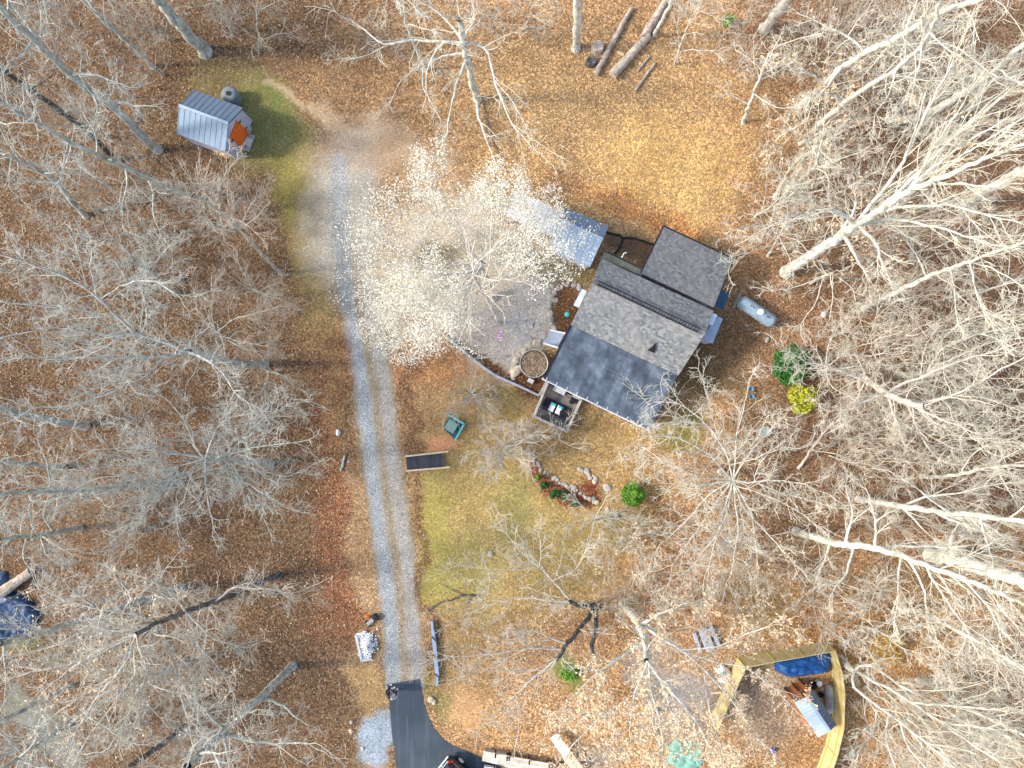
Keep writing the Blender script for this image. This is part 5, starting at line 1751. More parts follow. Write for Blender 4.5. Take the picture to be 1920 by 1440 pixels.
def along(pts, n, jit, seed):
    r = random.Random(seed)
    P = [Vector((x, y, 0)) for x, y in pts]
    L = [0]
    for a, b in zip(P[:-1], P[1:]):
        L.append(L[-1] + (b - a).length)
    out = []
    for i in range(n):
        s = L[-1] * (i + .5) / n
        k = max(j for j in range(len(P) - 1) if L[j] <= s)
        t = (s - L[k]) / (L[k + 1] - L[k])
        q = P[k] * (1 - t) + P[k + 1] * t
        out.append((q.x + r.uniform(-jit, jit), q.y + r.uniform(-jit, jit)))
    return out


ST = ['stone', 'stone_tan', 'stone_grey']
for i, (x, y) in enumerate(along([(1090, 538), (1066, 533), (1046, 540), (1034, 560), (1030, 585), (1032, 608), (1042, 620)], 26, 2.5, 1)):
    rock(x, y, random.uniform(.22, .42), "small pale stone edging the leafy bed by the house wall", "edging stones of the bed by the house", ST[i % 3], i)
for i, (x, y) in enumerate(along([(1022, 640), (1002, 645), (985, 654), (972, 668), (960, 690), (962, 708)], 17, 3, 2)):
    rock(x, y, random.uniform(.3, .55), "pale stone in the row curving round the metal planter", "stones round the metal planter", ST[i % 2], i)
rock(967, 696, (.95, .75), "largest tan boulder beside the metal planter", None, 'stone_tan', 5, .6, 1.0, "boulder")
rock(1041, 563, (.5, .4), "lone pale stone inside the leafy bed by the house", None, 'stone', 6)
for i, (x, y) in enumerate(along([(994, 848), (1004, 866), (1014, 880)], 9, 4, 3)):
    rock(x, y, random.uniform(.25, .42), "grey stone at the upper end of the boxwood stone row", "stones above the boxwoods", 'stone_grey', i)
for i, (x, y) in enumerate(along([(1022, 887), (1044, 900), (1064, 910), (1082, 922), (1100, 934), (1122, 942)], 26, 3, 4)):
    rock(x, y, random.uniform(.2, .42), "pale stone in the row behind the boxwoods", "stone row behind the boxwoods", ST[i % 3], i)
for i, (x, y) in enumerate(along([(1084, 876), (1095, 882), (1108, 893), (1122, 903)], 15, 3.5, 5)):
    rock(x, y, random.uniform(.22, .42), "stone of the short row on the slope above the boxwoods", "short stone row on the slope", ST[i % 3], i)
rock(1138, 914, (.55, .62), "big flat pale stone ending the short row on the slope", None, 'stone', 9, .35, .4, "boulder")
for i, (x, y) in enumerate(along([(1134, 955), (1150, 962), (1162, 972)], 9, 4, 6)):
    rock(x, y, random.uniform(.2, .4), "stone lying in the row below the lime green shrub", "stones below the lime shrub", ST[i % 3], i)
rock(634.5, 811, (.48, .38), "white stone on the leaf-strewn verge west of the drive", None, 'concrete', 11, .7)
rock(1438, 637, (.42, .32), "pale stone lying between the gas tank and the green shrub", None, 'stone', 12)
rock(1400, 610, (.34, .22), "flat stone near the underside of the gas tank", None, 'stone_grey', 13)
rock(920, 1038, (.42, .36), "round pale stone on the lawn below the grass", None, 'stone', 14)
rock(808, 1311, (.5, .45), "tan stone where the asphalt begins to curve", None, 'stone_tan', 15)
rock(814, 1316, (.4, .34), "smaller tan stone by the curve of the asphalt", None, 'stone_tan', 25)
rock(658, 1370, (.34, .3), "pale stone at the west rim of the blue-grey gravel pile", None, 'stone_tan', 16)
rock(680, 1404, (.3, .25), "yellowish stone in the lower part of the gravel pile", None, 'stone_tan', 17)
rock(659, 1354, (.3, .24), "brown stone on the verge above the gravel pile", None, 'stone', 18)
rock(1250, 1141, (.4, .34), "grey-white stone under the leafy two-stemmed tree", None, 'stone', 19)
rock(1544, 590, (.42, .46), "white stone in the brush north of the green shrub", None, 'concrete', 21)

# timber edging between the courtyard and the lawn
ed = thing("timber_edging", "low grey edging curving between the courtyard and the lawn", "edging", tuple(W(930, 695)))
pts = [W(838, 633, .3), W(856, 647, .3), W(880, 668, .3), W(905, 688, .3), W(930, 705, .3), W(960, 718, .3), W(986, 730, .3), W(1011, 742, .3)]
for a, c in zip(pts[:-1], pts[1:]):
    b = MB(ed.location)
    b.beam(a - Vector((0, 0, .15)), c - Vector((0, 0, .15)), .15, .34)
    b.build("edging_timber", mat("edging_paint", (.44, .46, .50), .8, 0, .2) if a is pts[0] else bpy.data.materials["edging_paint"], ed)
p0, p1 = W(1011, 741, .5), W(1025, 716, .5)
b = MB(ed.location)
b.beam(p0 - Vector((0, 0, .25)), p1 - Vector((0, 0, .25)), .16, .52)
b.build("edging_timber", M['wood_grey'], ed)
p = W(995, 714)
b = MB(p)
b.box((p.x, p.y, .18), (.42, .3, .36), R(-25))
tag(b.build("concrete_block", M['concrete'], None, bevel=.02), "pale block at the foot of the metal planter", "block")
p = W(907, 668)
b = MB(p)
b.beam(W(895, 671, .12), W(952, 667, .12), .16, .16)
tag(b.build("timber_beam", M['wood_grey'], None, bevel=.015), "grey beam lying across the courtyard gravel by the edging", "beam")

# hexagonal paving stones
HX = [(950, 596), (967, 592), (983, 594), (962, 609), (980, 607), (995, 609), (947, 609), (985, 619), (1000, 625), (978, 630), (990, 637), (1006, 612), (1016, 628), (966, 621), (933, 599), (972, 645)]
for i, (x, y) in enumerate(HX):
    p = W(x, y)
    b = MB(p)
    r = random.Random(i)
    pts = [p + Vector((math.cos(a + .3) * .30 * r.uniform(.9, 1.12), math.sin(a + .3) * .30 * r.uniform(.9, 1.12), .035)) for a in [k * math.pi / 3 for k in range(6)]]
    b.slab(pts, .06)
    tag(b.build("paving_stone", M['flag_stone'], None, bevel=.012), "six-sided paving stone set in the courtyard gravel", "paver", "six-sided pavers of the courtyard")

# flag on a garden pole
fl = thing("garden_flag", "pink and white striped flag on a short pole by the pavers", "flag", tuple(W(931, 627)))
c = fl.location
b = MB(c)
b.tube([c + Vector((0, 0, -.03)), c + Vector((.05, .1, 1.6)), c + Vector((.1, .22, 2.3))], .022, 8)
b.build("pole", mat("flag_pole", (.6, .48, .36), .7), fl)
cloth = MB(c)
top = c + Vector((.10, .20, 2.2))
NS = 8
for i in range(NS):
    y0 = -i * .095
    rows = []
    for q in range(2):
        rows.append([top + Vector((x * .10 + .03 * math.sin(i * .9 + x * 5), y0 - q * .095 + .02 * math.sin(x * 4), -.25 - (i + q) * .07 + .05 * math.sin(x * 7 + i))) for x in (0, .7, 1.4, 2.2, 3.0)])
    for j in range(4):
        cloth.add([rows[0][j], rows[0][j + 1], rows[1][j + 1], rows[1][j]], [[3, 2, 1, 0]])
k = NB("striped_flag")
uvn = k.n("TexCoord")
sp = k.n("SeparateXYZ")
k.l(uvn.outputs["Object"], sp.inputs[0])
mt = k.n("Math", operation='MULTIPLY')
mt.inputs[1].default_value = 34.0
k.l(sp.outputs[1], mt.inputs[0])
sn = k.n("Math", operation='SINE')
k.l(mt.outputs[0], sn.inputs[0])
k.l(k.ramp(sn.outputs[0], [(0.40, (.72, .36, .50)), (0.60, (.80, .66, .72))]), k.b.inputs["Base Color"])
fo = cloth.build("flag_cloth", k.m, fl)
so = fo.modifiers.new("cloth", 'SOLIDIFY')
so.thickness = .006
# teal ornament in the bed, bird bath and blue tubs east
p = W(1062, 591)
t = thing("garden_ornament", "small teal glazed ornament in the leafy bed by the house", "ornament", tuple(p))
b = MB(p)
b.lathe(p, [(.12, -.03), (.1, .1), (.05, .3), (.05, .45), (.16, .52), (.18, .56), (.02, .56)], 14)
b.build("stand", M['teal'], t, True)
b = MB(p)
b.lathe(p + Vector((0, 0, .57)), [(.02, 0), (.14, .06), (.17, .16), (.13, .27), (.02, .32)], 14)
b.build("globe", M['teal_bright'], t, True)
p = W(1428, 808)
t = thing("bird_bath", "pale green bird bath with leaves in its bowl on the east lawn", "bird bath", tuple(p))
b = MB(p)
b.lathe(p, [(.22, -.02), (.2, .06), (.09, .12), (.08, .6), (.14, .68), (.02, .68)], 18)
b.build("pedestal", mat("verdigris", (.40, .47, .42), .8, 0, .2), t, True)
b = MB(p)
b.lathe(p + Vector((0, 0, .68)), [(.1, 0), (.3, .06), (.38, .14), (.36, .16), (.28, .1), (.02, .06)], 22)
b.build("bowl", bpy.data.materials["verdigris"], t, True)
for (x, y, lb) in ((1406, 730, "blue-grey tub on the ground south-east of the house"), (1407, 744, "second blue-grey tub, nearer the open-crowned tree")):
    p = W(x, y)
    b = MB(p)
    b.lathe(p, [(.14, -.02), (.17, .26), (.2, .28), (.19, .30), (.15, .28), (.13, .1), (.01, .1)], 14)
    tag(b.build("planting_tub", mat("tub_blue_%d" % x, (.16, .30, .38), .6), None, True), lb, "tub")

# hoses between the shed and the house
for lb, pl in (("black hose looping from the metal shed to the house wall", [(1137, 435), (1150, 439), (1162, 441), (1168, 447), (1165, 459), (1158, 470), (1153, 476)]),
               ("black hose running from the loop to the rear wing", [(1168, 446), (1178, 446), (1190, 447), (1206, 452), (1226, 459)])):
    P = [W(x, y, .07) for x, y in pl]
    b = MB(P[0])
    fine = []
    for a, c in zip(P[:-1], P[1:]):
        fine += [lerp(a, c, t / 3) for t in range(3)]
    b.tube(fine + [P[-1]], .07, 8)
    tag(b.build("drain_hose", M['rubber'], None, True), lb, "hose")


# ------------------------------------------------------------------ propane tank
def tank():
    a, c = W(1393, 567.5, .78), W(1444.5, 601.5, .78)
    o = (a + c) / 2
    o.z = 0
    t = thing("propane_tank", "long blue-grey gas tank with a white dome lid beside the house", "gas tank", tuple(o))
    d = (c - a).normalized()
    b = MB(o)
    r = .47
    pts, rad = [], []
    for k in range(6):
        th = math.pi / 2 * k / 5
        pts.append(a - d * r * .75 * math.cos(th))
        rad.append(max(.02, r * math.sin(th)))
    for k in range(5, -1, -1):
        th = math.pi / 2 * k / 5
        pts.append(c + d * r * .75 * math.cos(th))
        rad.append(max(.02, r * math.sin(th)))
    b.tube(pts, rad, 28)
    b.build("body", M['tank'], t, True)
    p = lerp(a, c, .56)
    b = MB(o)
    b.lathe(p + Vector((0, 0, r - .06)), [(.22, 0), (.22, .16), (.19, .22), (.1, .26), (.01, .27)], 22)
    b.build("dome_lid", M['white'], t, True)
    for q in (.12, .88):
        s = lerp(a, c, q)
        n = Vector((-d.y, d.x, 0))
        b = MB(o)
        b.beam((s.x - n.x * .36, s.y - n.y * .36, .18), (s.x + n.x * .36, s.y + n.y * .36, .18), .14, .42)
        b.build("leg", M['concrete'], t)
    for q in (.22, .3, .8, .86):
        s = lerp(a, c, q) + Vector((0, 0, r))
        b = MB(o)
        b.tube([s - Vector((0, 0, .03)), s + Vector((0, 0, .09))], .035, 8)
        b.build("valve", M['metal_dark'], t)
    f0, f1 = W(1391, 545, .5), W(1375.5, 577, .5)
    s = thing("wooden_screen", "low board screen standing at the end of the gas tank", "screen", (f0.x, f0.y, 0))
    b = MB(s.location)
    b.beam(f0 - Vector((0, 0, .2)), f1 - Vector((0, 0, .2)), .05, .6)
    b.build("boards", M['wood_grey'], s)
    for p in (f0, f1):
        b = MB(s.location)
        b.beam((p.x, p.y, -.03), (p.x, p.y, .66), .09, .09)
        b.build("post", M['wood_grey'], s)


tank()


# ------------------------------------------------------------------ logs at the top
def log(a, c, r0, r1, label, m='bark_log', group=None):
    A, C = W(*a, r0), W(*c, r1)
    b = MB((A + C) / 2)
    n = 9
    rr = random.Random(int(a[0]))
    pts = [lerp(A, C, i / n) + Vector((rr.uniform(-.03, .03), rr.uniform(-.03, .03), 0)) for i in range(n + 1)]
    b.tube(pts, [(r0 + (r1 - r0) * i / n) * rr.uniform(.9, 1.08) for i in range(n + 1)], 12)
    return tag(b.build("felled_log", M[m], None), label, "log", group)


M['bark_log'] = bark_mat("weathered_log", (.26, .19, .14), (.46, .37, .29), (.62, .54, .44))
M['bark_log_pale'] = bark_mat("split_log", (.36, .28, .20), (.56, .46, .36), (.70, .60, .48))
log((1117, 139), (1184, 14), .2, .16, "long thin felled log lying north of the lawn")
log((1148, 141), (1216, 66), .32, .26, "thick pale split log with a cut end north of the lawn", 'bark_log_pale')
log((1205, 72), (1248, 2), .3, .26, "thick grey log running on under the thin pale trunk")
log((1196, 132), (1218, 106), .10, .08, "short thin log, nearest the thick split one")
log((1191, 170), (1229, 117), .11, .09, "lone thin log lying closest to the lawn")
for (x, y, lb, r, h_) in ((1120, 92, "split pale stump beside the straight pale trunk", .42, .55), (1108, 118, "dark hollow stump at the foot of the long thin log", .36, .5)):
    p = W(x, y)
    b = MB(p)
    prof = [(r * 1.15, -.03), (r, .12), (r * .92, h_ * .8), (r * .88, h_), (r * .4, h_ - .05), (.01, h_ - .08)]
    b.lathe(p, prof, 13)
    tag(b.build("tree_stump", M['bark_log_pale'] if r > .4 else M['bark_dark'], None), lb, "stump")
p = W(1163, 101)
b = MB(p)
b.tube([W(1157, 98, .15), W(1170, 103, .15)], [.13, .11], 9)
tag(b.build("firewood_log", mat("fresh_wood", (.66, .50, .28), .8), None), "small pale billet of wood against the thick split log", "log")
# log and stone on the west verge
log((639, 884), (647, 853), .09, .07, "short grey log on the verge west of the gravel drive", 'bark_grey')
rock(654, 865, (.28, .2), "dark stone touching the short grey log", None, 'stone_grey', 30)
# solid dark strand standing in for a limb's shadow on the lawn
fb = thing("shadow_branch", "dark crooked branch lying on the lawn by the drive", "branch", tuple(W(855, 1122)))
for nm, pl, r in (("stem", [(896, 1118), (880, 1116), (862, 1118), (845, 1126), (826, 1129), (812, 1138), (800, 1150)], .075), ("twig", [(870, 1116), (850, 1108), (832, 1098), (822, 1092)], .03), ("twig", [(882, 1117), (876, 1132), (872, 1140)], .03)):
    b = MB(fb.location)
    P = [W(x, y, .1) for x, y in pl]
    b.tube(P, [r * (1 - .6 * i / len(P)) for i in range(len(P))], 8)
    b.build(nm, M['bark_dark'], fb)
log((0, 1112), (58, 1072), .38, .3, "thick brown log lying behind the blue sheets at the west edge")


# ------------------------------------------------------------------ footbridge, swing, slab, barrier
def bridge():
    k = lambda a, b, z: W(620 + a * .1198, 780 + b * .1198, z)
    z = .3
    q = [k(1175, 645, z), k(1745, 590, z), k(1765, 795, z), k(1195, 845, z)]
    o = (q[0] + q[2]) / 2
    o.z = 0
    t = thing("footbridge", "small dark-boarded footbridge with pale side rails beside the drive", "footbridge", tuple(o))
    b = MB(o)
    b.slab([q[3], q[2], q[1], q[0]], .08)
    b.build("deck_boards", M['bridge'], t)
    for A, C in ((k(1160, 632, z + .06), k(1840, 556, z + .06)), (k(1185, 858, z + .06), k(1872, 800, z + .06))):
        b = MB(o)
        b.beam(A - Vector((0, 0, .06)), C - Vector((0, 0, .06)), .1, .26)
        b.build("side_beam", M['wood_pale'], t)
    for s in (.02, .98):
        b = MB(o)
        A, C = lerp(q[0], q[1], s), lerp(q[3], q[2], s)
        b.beam(A - Vector((0, 0, .19)), C - Vector((0, 0, .19)), .16, .22)
        b.build("sleeper", M['wood_grey'], t)


bridge()


def swing():
    k = lambda a, b, z: W(800 + a / 9, 740 + b / 9, z)
    c = k(430, 560, 0)
    t = thing("garden_swing", "teal framed garden seat with a grey-green square panel on the lawn", "garden seat", tuple(c))
    q = [k(388, 412, .75), k(535, 505, .75), k(440, 660, .75), k(288, 563, .75)]
    b = MB(c)
    b.slab([q[3], q[2], q[1], q[0]], .05)
    b.build("panel", M['sage'], t)
    base = [k(375, 345, .35), k(620, 500, .35), k(480, 755, .35), k(275, 570, .35)]
    b = MB(c)
    b.slab([base[3], base[2], base[1], base[0]], .08)
    b.build("floor", mat("dark_teal", (.03, .09, .10), .7), t)
    A, B_, C_ = k(375, 343, 1.0), k(630, 497, 1.0), k(484, 757, 1.0)
    for P, Q in ((A, B_), (B_, C_)):
        b = MB(c)
        b.beam(P, Q, .13, .06)
        rl = b.build("rail", M['teal'], t)
        for s in (.1, .3, .5, .7, .9):
            p = lerp(P, Q, s)
            b = MB(c)
            b.beam(p, (p.x, p.y, .35), .05, .04)
            b.build("slat", M['teal'], rl)
    for p in (A, B_, C_, k(285, 566, .8)):
        b = MB(c)
        b.beam((p.x, p.y, -.03), (p.x, p.y, p.z), .09, .09)
        b.build("leg", M['teal'], t)


swing()


def slab_and_toy():
    k = lambda a, b, z: W(660 + a * .0764, 1140 + b * .0764, z)
    q = [k(95, 645, .12), k(330, 600, .12), k(480, 1245, .12), k(240, 1285, .12)]
    o = (q[0] + q[2]) / 2
    o.z = 0
    t = thing("concrete_pad", "pale concrete pad heaped with white stone beside the drive", "pad", tuple(o))
    b = MB(o)
    b.slab([q[3], q[2], q[1], q[0]], .16)
    b.build("base", M['concrete'], t, bevel=.02)
    for A, C in ((q[0], q[3]), (q[0], q[1]), (q[3], q[2])):
        b = MB(o)
        b.beam(A + Vector((0, 0, .05)), C + Vector((0, 0, .05)), .16, .1)
        b.build("kerb", M['concrete'], t)
    rng = np.random.default_rng(12)
    c = np.array(k(400, 900, 0))
    n = 420
    P = c + rng.normal(0, 1, (n, 3)) * np.array([.26, .42, 0])
    P[:, 2] = .12 + np.maximum(0, .5 - 1.0 * np.hypot((P[:, 0] - c[0]) / 1.0, (P[:, 1] - c[1]) / 1.4)) * rng.uniform(.5, 1, n)
    P[:, 2] = np.where(P[:, 0] - c[0] > .42, .03, P[:, 2])
    b = MB(o)
    for i, p in enumerate(P):
        b.blob(p, (rng.uniform(.08, .18), rng.uniform(.08, .16), .1), .2, i, i, 5, 3)
    s = b.build("rubble", mat("white_stone", (.78, .77, .76), .9, 0, .15), t)
    s['kind'] = 'stuff'
    p = k(480, 300, 0)
    t = thing("wheelbarrow", "small grey cart tipped on the verge above the concrete pad", "cart", tuple(p))
    t.scale = (.72, .72, .8)
    d = (k(560, 250, 0) - k(400, 390, 0)).normalized()
    n_ = Vector((-d.y, d.x, 0))
    b = MB(p)
    b.beam(p - d * .45 + Vector((0, 0, .3)), p + d * .3 + Vector((0, 0, .3)), .34, .08)
    b.build("tray", mat("cart_grey", (.34, .35, .34), .7), t, bevel=.02)
    b = MB(p)
    b.box(p + d * .55 + Vector((0, 0, .32)), (.5, .5, .3), math.atan2(d.y, d.x))
    b.build("body", M['metal_dark'], t, bevel=.04)
    for q, sgn in ((.55, 1), (.55, -1), (-.5, 1), (-.5, -1)):
        b = MB(p)
        c = p + d * q + n_ * sgn * .27 + Vector((0, 0, .15))
        b.tube([c - n_ * .05, c + n_ * .05], .15, 12)
        b.build("wheel", M['rubber'], t)
    b = MB(p)
    b.blob(p + n_ * .35, (.3, .25, .3), .2, 3)
    tag(b.build("gas_can", M['orange'], None), "small orange can beside the tipped cart", "can")


slab_and_toy()

# long blue-grey barrier beside the asphalt
bt = thing("plastic_barrier", "long narrow blue-grey barrier standing beside the end of the drive", "barrier", tuple(W(815, 1225)))
P = [(809, 1165), (811, 1182), (813, 1198), (815, 1214), (816, 1232), (818, 1250), (820, 1268), (819, 1286)]
ws = [.12, .2, .24, .26, .26, .26, .22, .06]
for i in range(len(P) - 1):
    b = MB(bt.location)
    A, C = W(*P[i], .35), W(*P[i + 1], .35)
    b.beam(A - Vector((0, 0, .17)), C - Vector((0, 0, .17)), (ws[i] + ws[i + 1]) / 2, .36)
    b.build("barrier_section", mat("barrier_blue", (.30, .37, .50), .6, 0, .12) if i == 0 else bpy.data.materials["barrier_blue"], bt)
for i in range(2, 7, 2):
    b = MB(bt.location)
    A = W(*P[i], .4)
    b.beam(A + Vector((-.14, .16, 0)), A + Vector((.14, -.16, 0)), .05, .04)
    b.build("strap", M['black'], bt)


# ------------------------------------------------------------------ asphalt drive
def asphalt_drive():
    out = ASPHALT
    b = MB()
    P = [W(x, y, .03) for x, y in out]
    b.add(P, [list(range(len(P)))], [[((p.x), (p.y)) for p in P]])
    o = b.build("asphalt_road", M['asphalt'])
    tag(o, kind='structure')


asphalt_drive()


# ------------------------------------------------------------------ the parked car, heading south-east, mostly out of the picture
def car():
    ang = math.atan2(-.63, .78)
    fw = Vector((.78, -.63, 0)).normalized()
    lt = Vector((.63, .78, 0)).normalized()
    rear_left = W(846, 1406)
    c = rear_left + fw * 2.35 - lt * .95
    t = thing("parked_car", "black estate car with a red tail light and silver roof rails on the asphalt", "car", (c.x, c.y, .03), None, ang)
    L, Wd = 4.7, 1.88
    paint = mat("black_car_paint", (.008, .009, .011), .12, 0, .1, bump=0, spec=.8)

    def loft(secs):
        """secs: x, list of (y,z) half profile from bottom centre out and over to the top centre"""
        b = MB()
        n = len(secs[0][1])
        vs, fs = [], []
        for x, pr in secs:
            vs += [Vector((x, y, z)) for y, z in pr] + [Vector((x, -y, z)) for y, z in pr[::-1]]
        m = 2 * n
        for i in range(len(secs) - 1):
            for k in range(m):
                fs.append([i * m + k, i * m + (k + 1) % m, (i + 1) * m + (k + 1) % m, (i + 1) * m + k])
        fs.append(list(range(m - 1, -1, -1)))
        fs.append([(len(secs) - 1) * m + k for k in range(m)])
        b.add(vs, [f[::-1] for f in fs])
        return b

    def low(w, zb, zt):
        return [(0, zb), (w * .9, zb), (w, zb + .15), (w, zt - .2), (w * .95, zt - .04), (w * .86, zt), (0, zt + .01)]
    S = [(-2.35, low(.70, .42, .92)), (-2.28, low(.86, .30, 1.0)), (-1.9, low(.94, .24, 1.02)), (0, low(.95, .22, 1.0)), (1.2, low(.94, .22, .98)), (1.9, low(.90, .25, .88)), (2.25, low(.8, .32, .74)), (2.35, low(.6, .42, .62))]
    b = loft(S)
    b.build("body", paint, t, True)

    def top(w, z):
        return [(0, .98), (w + .1, .98), (w + .05, 1.15), (w, z - .1), (w * .92, z - .02), (0, z)]
    b = loft([(-2.2, top(.72, 1.16)), (-2.0, top(.68, 1.52)), (-1.75, top(.67, 1.66)), (-.6, top(.67, 1.70)), (.35, top(.66, 1.62)), (1.15, top(.68, 1.05))])
    b.build("cabin", paint, t, True)
    gl = M['glass']
    b = MB()
    b.add([(-1.7, .62, 1.672), (.2, .62, 1.665), (.2, -.62, 1.665), (-1.7, -.62, 1.672)], [[3, 2, 1, 0]])
    for s in (-1,):
        pass
    b2 = MB()
    b2.slab([Vector((-1.62, -.5, 1.712)), Vector((.0, -.5, 1.715)), Vector((.0, .5, 1.715)), Vector((-1.62, .5, 1.712))], .03)
    b2.build("glass_roof", mat("sky_roof_glass", (.05, .07, .10), .04, 0, .05, bump=0, spec=1.0), t)
    b = MB()
    b.add([(-2.245, -.62, 1.18), (-2.245, .62, 1.18), (-2.06, .58, 1.5), (-2.06, -.58, 1.5)], [[0, 3, 2, 1]])
    o = b.build("rear_window", gl, t)
    o.modifiers.new("t", 'SOLIDIFY').thickness = .02
    for s in (-1, 1):
        for x0, x1 in ((-1.85, -.75), (-.68, .3)):
            b = MB()
            q = [(x0, s * .80, 1.05), (x1, s * .80, 1.05), (x1 - .05, s * .70, 1.52), (x0 + .08, s * .70, 1.52)]
            b.add(q, [[0, 1, 2, 3] if s < 0 else [3, 2, 1, 0]])
            o = b.build("side_window", gl, t)
            o.modifiers.new("t", 'SOLIDIFY').thickness = .025
        b = MB()
        b.beam((-1.9, s * .80, 1.03), (.9, s * .80, 1.03), .025, .03)
        b.build("window_trim", M['white_metal'], t)
        b = MB()
        b.tube([(-1.85, s * .66, 1.67), (-1.6, s * .64, 1.75), (-.2, s * .64, 1.76), (.2, s * .66, 1.68)], .022, 8)
        b.build("roof_rail", M['white_metal'], t)
        b = MB()
        b.beam((-2.30, s * .62, 1.0), (-1.98, s * .88, .99), .14, .24)
        b.build("tail_light", mat("tail_light_red", (.55, .01, .02), .15, 0, .1, bump=0, spec=.8), t, bevel=.03)
        b = MB()
        b.beam((2.2, s * .58, .72), (2.0, s * .82, .75), .12, .14)
        b.build("headlight", M['white_metal'], t, bevel=.02)
        b = MB()
        b.box((.75, s * 1.0, 1.05), (.12, .2, .14))
        b.build("mirror", paint, t, bevel=.03)
        for x in (-1.45, 1.4):
            b = MB()
            b.tube([(x, s * .74, .32), (x, s * .97, .32)], .34, 24)
            w = b.build("wheel", M['rubber'], t)
            b = MB()
            b.tube([(x, s * .94, .32), (x, s * .985, .32)], [.24, .2], 18)
            for k in range(5):
                a = k * 1.2566
                b.beam((x, s * .985, .32), (x + .22 * math.cos(a), s * .985, .32 + .22 * math.sin(a)), .05, .03)
            b.build("rim", M['white_metal'], w)
    b = MB()
    b.box((-2.36, 0, .5), (.12, 1.5, .16))
    b.build("rear_bumper", mat("bumper_chrome", (.55, .56, .56), .3, .6, .1), t, bevel=.04)
    b = MB()
    b.beam((-2.31, -.72, 1.06), (-2.31, .72, 1.06), .1, .05)
    b.build("spoiler", mat("car_grey_trim", (.32, .38, .37), .4, .2, .1), t, bevel=.02)


car()


# ------------------------------------------------------------------ two people standing at the edge of the asphalt
def skin(name, verts, edges, radii, material, parent, sub=1, root=0):
    me = bpy.data.meshes.new(name)
    me.from_pydata(verts, edges, [])
    o = bpy.data.objects.new(name, me)
    COL.objects.link(o)
    md = o.modifiers.new("skin", 'SKIN')
    md.use_smooth_shade = True
    for i, r in enumerate(radii):
        me.skin_vertices[0].data[i].radius = (r, r) if not isinstance(r, tuple) else r
        me.skin_vertices[0].data[i].use_root = (i == root)
    s = o.modifiers.new("sub", 'SUBSURF')
    s.levels = s.render_levels = sub
    dg = bpy.context.evaluated_depsgraph_get()
    new = bpy.data.meshes.new_from_object(o.evaluated_get(dg))
    bpy.data.objects.remove(o)
    new.name = name
    new.materials.clear()
    new.materials.append(material)
    return link_mesh(name, new, parent)


